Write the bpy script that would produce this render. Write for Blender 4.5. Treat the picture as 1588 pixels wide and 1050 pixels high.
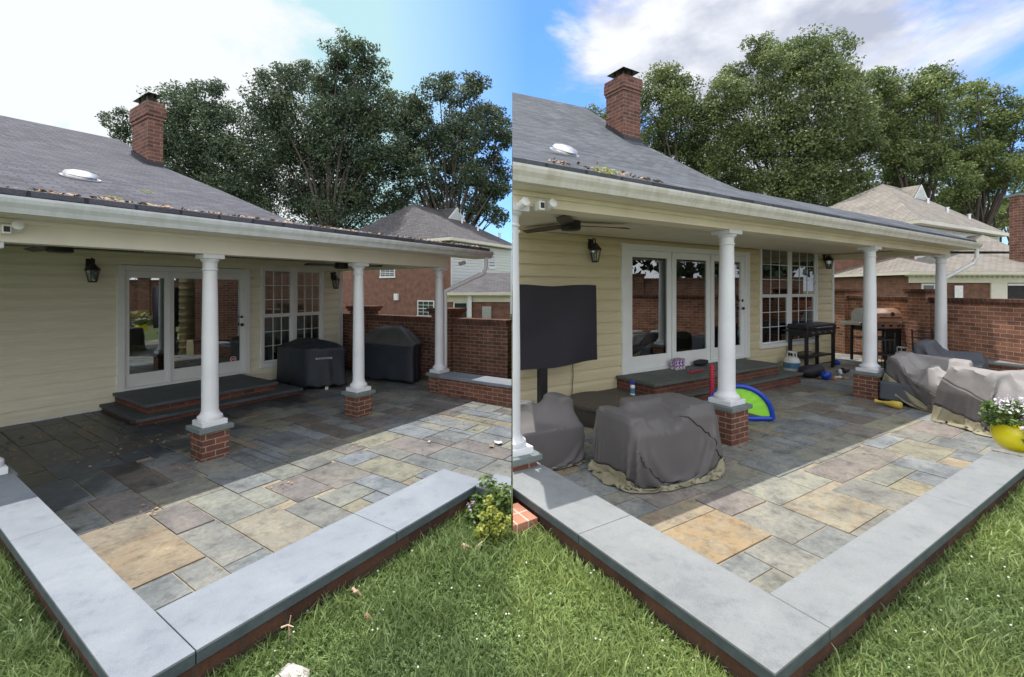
import bpy, bmesh, math, random
import numpy as np
from mathutils import Vector, Matrix
random.seed(7); rng = np.random.default_rng(7)
for o in list(bpy.data.objects): bpy.data.objects.remove(o)
SC = bpy.context.scene; COL = SC.collection
R = math.radians; PI = math.pi
# ------------------------------------------------------------ camera
CAMH, F, HOR = 1.84, 700.0, 447.6
cd = bpy.data.cameras.new('camera'); cam = bpy.data.objects.new('camera', cd); COL.objects.link(cam)
cam.location = (0, 0, CAMH); cam.rotation_euler = (R(90), 0, 0)
cd.sensor_width = 36; cd.lens = 36*F/1588; cd.shift_y = -(525-HOR)/1588; cd.clip_end = 3000; cd.clip_start = .05
SC.camera = cam
SC.view_settings.view_transform = 'Standard'; SC.view_settings.look = 'None'; SC.view_settings.gamma = 1
SC.view_settings.exposure = 0.62
# ------------------------------------------------------------ sun + sky
SD = Vector((.10, -.135, -1.0)).normalized()          # direction the light travels
elev = math.asin(-SD.z); azim = math.atan2(-SD.x, -SD.y)
sl = bpy.data.lights.new('sun', 'SUN'); sl.energy = 3.3; sl.angle = R(.5); sl.color = (1, .95, .88)
so = bpy.data.objects.new('sun', sl); COL.objects.link(so); so.location = (0, 0, 30)
so.rotation_euler = SD.to_track_quat('-Z', 'Y').to_euler()
W = bpy.data.worlds.new('World'); SC.world = W; W.use_nodes = True
wn = W.node_tree; wn.nodes.clear()
def N(t, typ, **kw):
    n = t.nodes.new(typ)
    for k, v in kw.items():
        if k in n.inputs.keys() if isinstance(k, str) else False: n.inputs[k].default_value = v
        else: setattr(n, k, v)
    return n
def sky():
    L = wn.links
    out = wn.nodes.new('ShaderNodeOutputWorld'); bg = wn.nodes.new('ShaderNodeBackground'); bg.inputs[1].default_value = .15
    st = wn.nodes.new('ShaderNodeTexSky'); st.sky_type = 'NISHITA'; st.sun_disc = False
    st.sun_elevation = elev; st.sun_rotation = azim; st.air_density = 1.1; st.dust_density = .6; st.ozone_density = 2.0
    tc = wn.nodes.new('ShaderNodeTexCoord')
    mp = wn.nodes.new('ShaderNodeMapping'); mp.inputs['Scale'].default_value = (1, 1, 2.0); mp.inputs['Location'].default_value = (.35, .1, .3)
    L.new(tc.outputs['Generated'], mp.inputs[0])
    n1 = wn.nodes.new('ShaderNodeTexNoise'); n1.inputs['Scale'].default_value = 2.3; n1.inputs['Detail'].default_value = 9; n1.inputs['Roughness'].default_value = .56; n1.inputs['Distortion'].default_value = .5; n1.inputs['Lacunarity'].default_value = 2.2
    L.new(mp.outputs[0], n1.inputs['Vector'])
    n2 = wn.nodes.new('ShaderNodeTexNoise'); n2.inputs['Scale'].default_value = 4.2; n2.inputs['Detail'].default_value = 7; n2.inputs['Roughness'].default_value = .55
    L.new(mp.outputs[0], n2.inputs['Vector'])
    sx = wn.nodes.new('ShaderNodeSeparateXYZ'); L.new(tc.outputs['Generated'], sx.inputs[0])
    # cloud cover varies with the compass: bright cloud to the west, a clear strip, broken cloud to the east, an unseen bright deck added overhead and behind to lift the shade
    nx = wn.nodes.new('ShaderNodeMath'); nx.operation = 'MULTIPLY_ADD'; nx.inputs[1].default_value = .30; L.new(n2.outputs[0], nx.inputs[0])
    sh = wn.nodes.new('ShaderNodeMath'); sh.operation = 'SUBTRACT'; sh.inputs[1].default_value = .15; L.new(sx.outputs[0], sh.inputs[0]); L.new(sh.outputs[0], nx.inputs[2])
    cv = wn.nodes.new('ShaderNodeValToRGB'); cr = cv.color_ramp
    mr = wn.nodes.new('ShaderNodeMapRange'); mr.inputs[1].default_value = -.85; mr.inputs[2].default_value = .85; L.new(nx.outputs[0], mr.inputs[0]); L.new(mr.outputs[0], cv.inputs[0])
    stops = [(0, .66), (.19, .70), (.30, .42), (.36, .12), (.485, .10), (.56, .36), (.66, .50), (.74, .62), (1, .44)]
    while len(cr.elements) < len(stops): cr.elements.new(.5)
    for e, (p, v) in zip(cr.elements, stops): e.position = p; e.color = (v, v, v, 1)
    up = wn.nodes.new('ShaderNodeMapRange'); up.inputs[1].default_value = .72; up.inputs[2].default_value = .9; L.new(sx.outputs[2], up.inputs[0])
    bk = wn.nodes.new('ShaderNodeMapRange'); bk.inputs[1].default_value = .05; bk.inputs[2].default_value = -.35; L.new(sx.outputs[1], bk.inputs[0])
    ub = wn.nodes.new('ShaderNodeMath'); ub.operation = 'MAXIMUM'; L.new(up.outputs[0], ub.inputs[0]); L.new(bk.outputs[0], ub.inputs[1])
    cm = wn.nodes.new('ShaderNodeMath'); cm.operation = 'MULTIPLY_ADD'; cm.inputs[1].default_value = .35; L.new(ub.outputs[0], cm.inputs[0]); L.new(cv.outputs[0], cm.inputs[2])
    ad = wn.nodes.new('ShaderNodeMath'); ad.operation = 'ADD'; L.new(n1.outputs[0], ad.inputs[0]); L.new(cm.outputs[0], ad.inputs[1])
    rm = wn.nodes.new('ShaderNodeMapRange'); rm.inputs[1].default_value = .88; rm.inputs[2].default_value = 1.07; rm.interpolation_type = 'SMOOTHSTEP'; L.new(ad.outputs[0], rm.inputs[0])
    cc = wn.nodes.new('ShaderNodeValToRGB'); L.new(n2.outputs[0], cc.inputs[0])
    cc.color_ramp.elements[0].position = .42; cc.color_ramp.elements[0].color = (2.3, 2.5, 3.05, 1)
    cc.color_ramp.elements[1].position = .60; cc.color_ramp.elements[1].color = (4.3, 4.4, 4.7, 1)
    wz = wn.nodes.new('ShaderNodeMapRange'); wz.inputs[1].default_value = -.05; wz.inputs[2].default_value = -.30; L.new(sx.outputs[0], wz.inputs[0])
    cw = wn.nodes.new('ShaderNodeMixRGB'); cw.inputs[2].default_value = (4.2, 4.35, 4.5, 1); L.new(wz.outputs[0], cw.inputs[0]); L.new(cc.outputs[0], cw.inputs[1])
    cz = wn.nodes.new('ShaderNodeMixRGB'); cz.inputs[2].default_value = (8.2, 8.3, 8.5, 1); L.new(ub.outputs[0], cz.inputs[0]); L.new(cw.outputs[0], cz.inputs[1])
    # humid air on the west side: paler, more cyan sky
    hz = wn.nodes.new('ShaderNodeMapRange'); hz.inputs[1].default_value = .03; hz.inputs[2].default_value = -.24; L.new(sx.outputs[0], hz.inputs[0])
    hm = wn.nodes.new('ShaderNodeMixRGB'); hm.inputs[2].default_value = (2.5, 3.75, 4.05, 1); L.new(hz.outputs[0], hm.inputs[0])
    sm = wn.nodes.new('ShaderNodeMixRGB'); sm.blend_type = 'MULTIPLY'; sm.inputs[0].default_value = 1; sm.inputs[2].default_value = (.52, .80, 1.25, 1)
    L.new(st.outputs[0], sm.inputs[1]); L.new(sm.outputs[0], hm.inputs[1])
    mx = wn.nodes.new('ShaderNodeMixRGB'); L.new(rm.outputs[0], mx.inputs[0]); L.new(hm.outputs[0], mx.inputs[1]); L.new(cz.outputs[0], mx.inputs[2])
    L.new(mx.outputs[0], bg.inputs[0]); L.new(bg.outputs[0], out.inputs[0])
sky()
SC.render.engine = 'CYCLES'
# ------------------------------------------------------------ materials
def newmat(name):
    m = bpy.data.materials.new(name); m.use_nodes = True
    t = m.node_tree; b = t.nodes['Principled BSDF']; return m, t, b
def noise(t, scale, detail=4, rough=.55, vec=None, src='Object'):
    n = t.nodes.new('ShaderNodeTexNoise'); n.inputs['Scale'].default_value = scale; n.inputs['Detail'].default_value = detail; n.inputs['Roughness'].default_value = rough
    if vec is None:
        tc = t.nodes.new('ShaderNodeTexCoord'); vec = tc.outputs[src]
    t.links.new(vec, n.inputs['Vector']); return n
def ramp(t, fac, stops):
    r = t.nodes.new('ShaderNodeValToRGB'); e = r.color_ramp.elements
    while len(e) < len(stops): e.new(.5)
    for x, (p, c) in zip(e, stops): x.position = p; x.color = (*c, 1) if len(c) == 3 else c
    t.links.new(fac, r.inputs[0]); return r
def mul(t, a, b, fac=1, mode='MULTIPLY'):
    m = t.nodes.new('ShaderNodeMixRGB'); m.blend_type = mode; m.inputs[0].default_value = fac
    t.links.new(a, m.inputs[1]); t.links.new(b, m.inputs[2]); return m
def bump(t, b, h, strength=.3, dist=.01):
    n = t.nodes.new('ShaderNodeBump'); n.inputs['Strength'].default_value = strength; n.inputs['Distance'].default_value = dist
    t.links.new(h, n.inputs['Height']); t.links.new(n.outputs[0], b.inputs['Normal']); return n
def simple(name, col, rough=.6, var=.12, scale=6, metal=0, bmp=.1, bscale=60, spec=.5):
    m, t, b = newmat(name); b.inputs['Roughness'].default_value = rough; b.inputs['Metallic'].default_value = metal
    b.inputs['Specular IOR Level'].default_value = spec
    n = noise(t, scale, 5); c = [max(0, x) for x in col]
    r = ramp(t, n.outputs[0], [(.3, tuple(x*(1-var) for x in c)), (.7, tuple(min(1, x*(1+var)) for x in c))])
    t.links.new(r.outputs[0], b.inputs['Base Color'])
    if bmp: n2 = noise(t, bscale, 3); bump(t, b, n2.outputs[0], bmp, .004)
    return m
def brickmat(name, c1, c2, mort, bw=.21, rh=.076, dark=None, mw=.012, soldier=False):
    m, t, b = newmat(name); b.inputs['Roughness'].default_value = .9; b.inputs['Specular IOR Level'].default_value = .2
    tc = t.nodes.new('ShaderNodeTexCoord'); br = t.nodes.new('ShaderNodeTexBrick')
    nd = noise(t, 22, 2, vec=tc.outputs['UV'])
    wv = t.nodes.new('ShaderNodeVectorMath'); wv.operation = 'MULTIPLY_ADD'; wv.inputs[1].default_value = (.006, .006, 0)
    t.links.new(nd.outputs['Color'], wv.inputs[0]); t.links.new(tc.outputs['UV'], wv.inputs[2])
    br.inputs['Scale'].default_value = 1; br.inputs['Brick Width'].default_value = bw; br.inputs['Row Height'].default_value = rh
    br.inputs['Mortar Size'].default_value = mw/2; br.inputs['Mortar Smooth'].default_value = .3; br.inputs['Bias'].default_value = -.1
    br.inputs['Color1'].default_value = (*c1, 1); br.inputs['Color2'].default_value = (*c2, 1); br.inputs['Mortar'].default_value = (*mort, 1)
    if soldier: br.offset = 0
    t.links.new(wv.outputs[0], br.inputs['Vector'])
    n = noise(t, 3.2, 5, vec=tc.outputs['UV']); r = ramp(t, n.outputs[0], [(.3, (.72, .70, .70)), (.7, (1.2, 1.15, 1.1))])
    x = mul(t, br.outputs['Color'], r.outputs[0])
    n2 = noise(t, 60, 4, .7, vec=tc.outputs['UV']); r2 = ramp(t, n2.outputs[0], [(.3, (.75, .75, .75)), (.7, (1.18, 1.18, 1.18))])
    x = mul(t, x.outputs[0], r2.outputs[0])
    t.links.new(x.outputs[0], b.inputs['Base Color'])
    h = mul(t, br.outputs['Fac'], n2.outputs[0], .25, 'SUBTRACT'); iv = t.nodes.new('ShaderNodeInvert'); t.links.new(br.outputs['Fac'], iv.inputs[1])
    bump(t, b, iv.outputs[0], .6, .006); return m
M = {}
M['brick_red'] = brickmat('brick_red', (.22, .092, .064), (.12, .056, .043), (.30, .26, .21), .19, .064)
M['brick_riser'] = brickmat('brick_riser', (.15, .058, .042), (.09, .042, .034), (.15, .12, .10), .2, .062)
M['brick_base'] = brickmat('brick_base', (.10, .052, .036), (.055, .032, .026), (.075, .062, .05), .2, .07)  # seat wall brick with its shade put into the darker colour
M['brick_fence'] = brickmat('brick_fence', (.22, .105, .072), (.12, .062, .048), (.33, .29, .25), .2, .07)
M['brick_fence_sun'] = brickmat('brick_fence_sun', (.42, .20, .135), (.23, .115, .085), (.56, .47, .38), .24, .082)  # copy of the fence brick, lightened to carry sunlight
M['brick_far'] = brickmat('brick_far', (.225, .115, .088), (.19, .10, .078), (.25, .19, .165), .22, .08)
M['brick_chimney'] = brickmat('brick_chimney', (.20, .095, .072), (.11, .056, .046), (.24, .19, .165), .40, .14, mw=.03)
M['brick_ledge'] = brickmat('brick_ledge', (.46, .22, .15), (.38, .17, .12), (.55, .48, .40), .09, 1.0, mw=.014, soldier=True)
M['white'] = simple('white_paint', (.68, .69, .70), .45, .04, 5, bmp=.03)
M['column'] = simple('column_paint', (.64, .655, .68), .45, .07, 2.5, bmp=.02)
M['vinyl'] = simple('vinyl_frame', (.72, .74, .74), .4, .03, 4, bmp=0)
M['cream_trim'] = simple('cream_trim', (.70, .66, .57), .5, .05, 3, bmp=.03)
M['cream_trim_old'] = simple('cream_trim_weathered', (.70, .64, .50), .55, .08, 3, bmp=.04)
def gutter_mat(name, base, dirt):
    m, t, b = newmat(name); b.inputs['Roughness'].default_value = .4
    tc = t.nodes.new('ShaderNodeTexCoord'); mp = t.nodes.new('ShaderNodeMapping'); mp.inputs['Scale'].default_value = (5, 5, .6); t.links.new(tc.outputs['Object'], mp.inputs[0])
    n = noise(t, 2.2, 6, .65, vec=mp.outputs[0])
    r = ramp(t, n.outputs[0], [(.42, base), (.68, dirt)]); t.links.new(r.outputs[0], b.inputs['Base Color']); return m
M['gutter'] = gutter_mat('gutter_white', (.56, .59, .60), (.47, .49, .47))
M['gutter_old'] = gutter_mat('gutter_stained', (.62, .61, .56), (.50, .48, .41))
def siding_mat(name, c):
    m, t, b = newmat(name); b.inputs['Roughness'].default_value = .55
    tc = t.nodes.new('ShaderNodeTexCoord'); mp = t.nodes.new('ShaderNodeMapping'); mp.inputs['Scale'].default_value = (1, 1, 14); t.links.new(tc.outputs['Object'], mp.inputs[0])
    n = noise(t, 3, 5, .6, vec=mp.outputs[0]); r = ramp(t, n.outputs[0], [(.3, tuple(x*.9 for x in c)), (.7, tuple(x*1.06 for x in c))])
    t.links.new(r.outputs[0], b.inputs['Base Color']); bump(t, b, n.outputs[0], .12, .004); return m
M['siding'] = siding_mat('siding_cream', (.74, .71, .56))
M['siding_gold'] = siding_mat('siding_pale_yellow', (.60, .53, .345))
M['siding_white'] = siding_mat('siding_white', (.62, .64, .62))
def shingle(name, c, c2, w=.3, h=.13):
    m, t, b = newmat(name); b.inputs['Roughness'].default_value = .85; b.inputs['Specular IOR Level'].default_value = .35
    tc = t.nodes.new('ShaderNodeTexCoord'); br = t.nodes.new('ShaderNodeTexBrick')
    br.inputs['Scale'].default_value = 1; br.inputs['Brick Width'].default_value = w; br.inputs['Row Height'].default_value = h; br.inputs['Mortar Size'].default_value = .016; br.inputs['Mortar Smooth'].default_value = .5
    br.inputs['Color1'].default_value = (*c, 1); br.inputs['Color2'].default_value = (*c2, 1); br.inputs['Mortar'].default_value = (c[0]*.4, c[1]*.4, c[2]*.4, 1)
    nd = noise(t, 9, 3, vec=tc.outputs['UV']); wv = t.nodes.new('ShaderNodeVectorMath'); wv.operation = 'MULTIPLY_ADD'; wv.inputs[1].default_value = (.06, .02, 0)
    t.links.new(nd.outputs['Color'], wv.inputs[0]); t.links.new(tc.outputs['UV'], wv.inputs[2]); t.links.new(wv.outputs[0], br.inputs['Vector'])
    n = noise(t, 1.1, 6, .6, vec=tc.outputs['UV']); r = ramp(t, n.outputs[0], [(.3, (.82, .82, .82)), (.7, (1.2, 1.2, 1.2))])
    n3 = noise(t, 70, 2, .7, vec=tc.outputs['UV']); r3 = ramp(t, n3.outputs[0], [(.3, (.7, .7, .7)), (.7, (1.3, 1.3, 1.3))])
    x = mul(t, br.outputs['Color'], r.outputs[0]); x = mul(t, x.outputs[0], r3.outputs[0]); t.links.new(x.outputs[0], b.inputs['Base Color'])
    iv = t.nodes.new('ShaderNodeInvert'); t.links.new(br.outputs['Fac'], iv.inputs[1]); bump(t, b, iv.outputs[0], .7, .012); return m
M['shingle_a'] = shingle('shingle_violet_grey', (.088, .088, .108), (.048, .049, .064), .34, .17)
M['shingle_b'] = shingle('shingle_slate_grey', (.095, .105, .122), (.048, .054, .066), .42, .16)
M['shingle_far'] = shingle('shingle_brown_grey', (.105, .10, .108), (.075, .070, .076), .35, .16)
M['shingle_far_sun'] = shingle('shingle_far_sunlit', (.235, .215, .19), (.18, .163, .145), .35, .16)  # far roof shingle lightened, sunshine put into its colour
M['flashing'] = simple('black_flashing', (.02, .02, .025), .5)
M['alu'] = simple('vent_aluminium', (.55, .55, .57), .35, .1, 8, metal=.9, bmp=.05)
M['black'] = simple('black_powdercoat', (.012, .012, .014), .45, .2, 8)
M['iron'] = simple('dark_iron', (.02, .018, .02), .4, .2, 20)
M['dummy'] = None; M['steel'] = simple('brushed_steel', (.6, .58, .55), .3, .1, 12, metal=1, bmp=.05)
M['copper'] = simple('copper_lid', (.86, .62, .46), .3, .15, 4, metal=.85, bmp=.03)
M['dark'] = simple('dark_interior', (.03, .03, .032), .9, .2)
M['curtain'] = simple('sheer_curtain', (.42, .43, .40), .9, .15, 9)
M['joint'] = simple('joint_sand', (.26, .22, .16), .95, .25, 14, bmp=.3, bscale=120)
M['blue_plastic'] = simple('blue_plastic', (.01, .05, .42), .35)
M['red_plastic'] = simple('red_plastic', (.42, .02, .05), .4)
M['yellow_plastic'] = simple('yellow_plastic', (.62, .46, .08), .4)
M['yellow_glaze'] = simple('yellow_glaze', (.78, .68, .02), .22, .06, 5, bmp=.02)
M['green_fabric'] = simple('lime_fabric', (.30, .72, .05), .6, .05, 4)
M['white_plastic'] = simple('white_plastic', (.75, .75, .75), .4, .04)
M['tank'] = simple('tank_paint', (.62, .63, .62), .4, .08)
M['tank_label'] = simple('tank_label', (.05, .16, .26), .5, .2, 30)
M['orange'] = simple('orange_plastic', (.7, .2, .06), .5, .2)
M['wood'] = simple('grey_wood', (.16, .125, .10), .8, .25, 12)
M['cover_black'] = simple('black_cover', (.018, .024, .035), .55, .25, 3, bmp=.25, bscale=240)
M['cover_blacktop'] = simple('black_cover_grey_top', (.075, .075, .078), .6, .25, 3, bmp=.25, bscale=240)  # lighter grey than the black cover, for its top panel
M['cover_screen'] = simple('screen_cover', (.016, .015, .024), .65, .25, 2, bmp=.2, bscale=200)
M['cover_grey'] = simple('grey_cover', (.108, .100, .100), .7, .12, 2.5, bmp=.3, bscale=260)
M['cover_pale'] = simple('pale_faded_sunlit_cover', (.25, .235, .23), .75, .2, 3, bmp=.3, bscale=260)  # faded cloth, also the sunlight painted on the long sofa's top
M['cover_khaki'] = simple('khaki_band', (.27, .245, .165), .75, .14, 4, bmp=.3, bscale=260)
M['cover_blue'] = simple('slate_cover', (.085, .095, .115), .7, .15, 3, bmp=.3, bscale=260)
M['wicker'] = simple('brown_tub', (.075, .065, .055), .6, .2, 15)
M['paper'] = simple('pale_scrap', (.6, .6, .62), .8, .2, 30)
M['dry_leaf'] = simple('dry_leaf', (.33, .22, .13), .9, .35, 40)
M['pale_stalk'] = simple('pale_stalk', (.52, .36, .26), .9, .25, 30)
M['rock'] = simple('pale_rock', (.42, .38, .36), .9, .35, 14, bmp=.7, bscale=25)
def glassmat():
    m, t, b = newmat('window_glass'); t.nodes.remove(b)
    out = t.nodes['Material Output']; g = t.nodes.new('ShaderNodeBsdfGlossy'); g.inputs['Roughness'].default_value = .0; g.inputs['Color'].default_value = (.9, .93, .93, 1)
    tr = t.nodes.new('ShaderNodeBsdfTransparent'); tr.inputs[0].default_value = (.75, .8, .78, 1)
    fr = t.nodes.new('ShaderNodeFresnel'); fr.inputs[0].default_value = 1.5
    ad = t.nodes.new('ShaderNodeMath'); ad.operation = 'ADD'; ad.inputs[1].default_value = .22; t.links.new(fr.outputs[0], ad.inputs[0])
    mx = t.nodes.new('ShaderNodeMixShader'); t.links.new(ad.outputs[0], mx.inputs[0]); t.links.new(tr.outputs[0], mx.inputs[1]); t.links.new(g.outputs[0], mx.inputs[2]); t.links.new(mx.outputs[0], out.inputs[0]); return m
M['glass'] = glassmat()
def stonemat(name, wet):
    m, t, b = newmat(name)
    at = t.nodes.new('ShaderNodeAttribute'); at.attribute_name = 'col'
    tc = t.nodes.new('ShaderNodeTexCoord')
    n = noise(t, 2.6, 7, .62, vec=tc.outputs['Object']); r = ramp(t, n.outputs[0], [(.28, (.58, .60, .62)), (.5, (1, 1, 1)), (.74, (1.38, 1.32, 1.18))])
    n2 = noise(t, 24, 8, .75, vec=tc.outputs['Object']); r2 = ramp(t, n2.outputs[0], [(.3, (.70, .70, .71)), (.7, (1.22, 1.2, 1.16))])
    x = mul(t, at.outputs['Color'], r.outputs[0]); x = mul(t, x.outputs[0], r2.outputs[0])
    # rust blooms follow the warm stones (alpha channel carries how rusty a stone is)
    n3 = noise(t, 5.5, 8, .68, vec=tc.outputs['Object']); r3 = ramp(t, n3.outputs[0], [(.44, (0, 0, 0)), (.56, (1, 1, 1))])
    ma = t.nodes.new('ShaderNodeMath'); ma.operation = 'MULTIPLY'; t.links.new(r3.outputs[0], ma.inputs[0]); t.links.new(at.outputs['Alpha'], ma.inputs[1])
    ru = t.nodes.new('ShaderNodeMixRGB'); ru.inputs[2].default_value = (.27, .20, .13, 1) if wet else (.30, .215, .12, 1); t.links.new(ma.outputs[0], ru.inputs[0]); t.links.new(x.outputs[0], ru.inputs[1]); x = ru
    n5 = noise(t, 7.5, 7, .72, vec=tc.outputs['Object']); r5 = ramp(t, n5.outputs[0], [(.36, (.62, .62, .63)), (.50, (1, 1, 1))]); x = mul(t, x.outputs[0], r5.outputs[0])
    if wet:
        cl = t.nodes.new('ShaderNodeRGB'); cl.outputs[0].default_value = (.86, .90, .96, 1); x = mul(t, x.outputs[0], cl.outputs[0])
    b.inputs['Roughness'].default_value = .72; b.inputs['Specular IOR Level'].default_value = .35
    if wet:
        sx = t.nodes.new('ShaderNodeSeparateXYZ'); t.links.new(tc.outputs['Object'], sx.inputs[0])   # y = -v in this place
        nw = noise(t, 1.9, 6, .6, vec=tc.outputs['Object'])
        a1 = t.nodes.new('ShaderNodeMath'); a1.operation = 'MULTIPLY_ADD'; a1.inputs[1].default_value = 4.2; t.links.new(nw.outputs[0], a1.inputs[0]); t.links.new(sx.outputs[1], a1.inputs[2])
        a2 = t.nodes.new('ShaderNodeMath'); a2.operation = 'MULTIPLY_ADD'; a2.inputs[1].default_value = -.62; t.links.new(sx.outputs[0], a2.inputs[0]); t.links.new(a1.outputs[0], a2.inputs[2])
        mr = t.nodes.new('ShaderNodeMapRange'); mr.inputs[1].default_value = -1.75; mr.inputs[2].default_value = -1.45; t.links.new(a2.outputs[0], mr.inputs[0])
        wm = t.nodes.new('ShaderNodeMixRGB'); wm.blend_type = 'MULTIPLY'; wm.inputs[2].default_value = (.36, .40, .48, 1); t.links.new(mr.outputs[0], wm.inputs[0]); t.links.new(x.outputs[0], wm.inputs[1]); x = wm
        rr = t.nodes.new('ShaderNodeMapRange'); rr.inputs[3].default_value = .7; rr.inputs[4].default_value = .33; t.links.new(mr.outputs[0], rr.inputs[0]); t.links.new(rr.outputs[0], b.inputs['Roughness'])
    t.links.new(x.outputs[0], b.inputs['Base Color']); bump(t, b, n2.outputs[0], .55, .012); return m
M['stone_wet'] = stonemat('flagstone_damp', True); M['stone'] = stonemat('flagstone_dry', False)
def bluestone(name, c, c2, sc=3):
    m, t, b = newmat(name); b.inputs['Roughness'].default_value = .7
    n = noise(t, sc, 7, .65); r = ramp(t, n.outputs[0], [(.3, c2), (.7, c)])
    n2 = noise(t, 150, 3, .8); r2 = ramp(t, n2.outputs[0], [(.3, (.86, .86, .86)), (.7, (1.12, 1.12, 1.12))]); n4 = noise(t, sc*4.5, 8, .7); r4 = ramp(t, n4.outputs[0], [(.30, (.80, .81, .83)), (.46, (1, 1, 1)), (.72, (1.08, 1.06, 1.03))])
    x = mul(t, r.outputs[0], r2.outputs[0]); x = mul(t, x.outputs[0], r4.outputs[0]); n6 = noise(t, 1.3, 9, .78); r6 = ramp(t, n6.outputs[0], [(.40, (.84, .845, .86)), (.47, (1, 1, 1)), (.60, (1.0, 1.0, 1.0)), (.66, (1.10, 1.07, 1.0))]); x = mul(t, x.outputs[0], r6.outputs[0]); t.links.new(x.outputs[0], b.inputs['Base Color']); bump(t, b, n2.outputs[0], .4, .003); return m
M['coping_a'] = bluestone('coping_blue_grey', (.225, .25, .282), (.168, .19, .222), 2.0); M['coping_b'] = bluestone('coping_pale_grey', (.225, .238, .243), (.175, .187, .194), 2.0)
M['coping_edge'] = bluestone('thermal_edge', (.09, .115, .125), (.05, .068, .078), 9)
M['slab'] = bluestone('slab_bluestone', (.17, .20, .20), (.12, .145, .15), 4)
M['tread_wet'] = bluestone('tread_damp', (.085, .105, .12), (.05, .062, .075), 3)
M['tread'] = bluestone('tread_dry', (.10, .115, .105), (.065, .075, .07), 3)
def leafmat(name, c1, c2, tr=.35):
    m, t, b = newmat(name); out = t.nodes['Material Output']
    gi = t.nodes.new('ShaderNodeNewGeometry'); r = ramp(t, gi.outputs['Random Per Island'], [(0, c1), (1, c2)])
    n = noise(t, .55, 3); r2 = ramp(t, n.outputs[0], [(.35, (.65, .7, .7)), (.65, (1.25, 1.2, 1.05))]); x = mul(t, r.outputs[0], r2.outputs[0])
    t.links.new(x.outputs[0], b.inputs['Base Color']); b.inputs['Roughness'].default_value = .5
    tl = t.nodes.new('ShaderNodeBsdfTranslucent'); t.links.new(x.outputs[0], tl.inputs[0])
    mx = t.nodes.new('ShaderNodeMixShader'); mx.inputs[0].default_value = tr; t.links.new(b.outputs[0], mx.inputs[1]); t.links.new(tl.outputs[0], mx.inputs[2]); t.links.new(mx.outputs[0], out.inputs[0]); return m
M['leaf_a'] = leafmat('oak_leaf_dark', (.055, .085, .058), (.12, .165, .095))
M['leaf_b'] = leafmat('oak_leaf_green', (.095, .135, .05), (.20, .25, .10))
M['leaf_c'] = leafmat('maple_leaf', (.11, .155, .06), (.24, .30, .11))
M['leaf_plant'] = leafmat('plant_leaf', (.08, .14, .03), (.16, .24, .06))
M['leaf_clover'] = leafmat('clover_leaf', (.10, .18, .05), (.24, .34, .12))
M['leaf_yellow'] = leafmat('yellow_green_leaf', (.30, .34, .06), (.5, .52, .12))
M['leaf_hosta'] = leafmat('hosta_leaf', (.30, .28, .12), (.5, .42, .2))
M['grass_a'] = leafmat('grass_dim_sun', (.09, .15, .045), (.25, .33, .13), .35)  # lawn grass darkened in colour to stand for weaker sun
M['grass_b'] = leafmat('grass_bright_sun', (.12, .19, .055), (.36, .44, .17), .35)  # same lawn lightened, stronger sun put into the colour
M['clover'] = simple('clover_white', (.7, .68, .6), .8, .1)
M['petal_purple'] = simple('petal_purple', (.50, .30, .60), .7, .15, 30)
M['petal_white'] = simple('petal_white', (.75, .70, .78), .7, .1, 30)
M['bark'] = simple('bark', (.075, .06, .05), .95, .3, 5, bmp=.6, bscale=8)
def groundmat():
    m, t, b = newmat('lawn_soil'); b.inputs['Roughness'].default_value = .95
    n = noise(t, 9, 7, .7); r = ramp(t, n.outputs[0], [(.3, (.045, .04, .02)), (.5, (.06, .085, .02)), (.7, (.13, .15, .05))])
    t.links.new(r.outputs[0], b.inputs['Base Color']); bump(t, b, n.outputs[0], .6, .02); return m
M['lawn'] = groundmat()
# ------------------------------------------------------------ places and mesh helpers
class Place:
    def __init__(s, o, eu, lab): 
        n = math.hypot(*eu); s.o = o; s.eu = (eu[0]/n, eu[1]/n); s.ev = (s.eu[1], -s.eu[0]); s.rz = math.atan2(s.eu[1], s.eu[0]); s.lab = lab; s.objs = []
    def w(s, u, v, z=0): return Vector((s.o[0]+u*s.eu[0]+v*s.ev[0], s.o[1]+u*s.eu[1]+v*s.ev[1], z))
    def g(s, px, py, z=0):      # sight line of a photographed point onto the level z: returns u, v
        Y = F*(CAMH-z)/(py-HOR); X = (px-794)*Y/F; d = (X-s.o[0], Y-s.o[1])
        return d[0]*s.eu[0]+d[1]*s.eu[1], d[0]*s.ev[0]+d[1]*s.ev[1]
    def wl(s, px, py, v=0):     # onto the upright plane v = const: returns u, z
        k = (px-794)/F; bx = s.o[0]+v*s.ev[0]; by = s.o[1]+v*s.ev[1]
        u = (bx-k*by)/(k*s.eu[1]-s.eu[0]); Y = by+u*s.eu[1]; return u, CAMH-(py-HOR)*Y/F
    def ul(s, px, py, u=0):     # onto the upright plane u = const: returns v, z
        k = (px-794)/F; bx = s.o[0]+u*s.eu[0]; by = s.o[1]+u*s.eu[1]
        v = (bx-k*by)/(k*s.ev[1]-s.ev[0]); Y = by+v*s.ev[1]; return v, CAMH-(py-HOR)*Y/F
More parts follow.
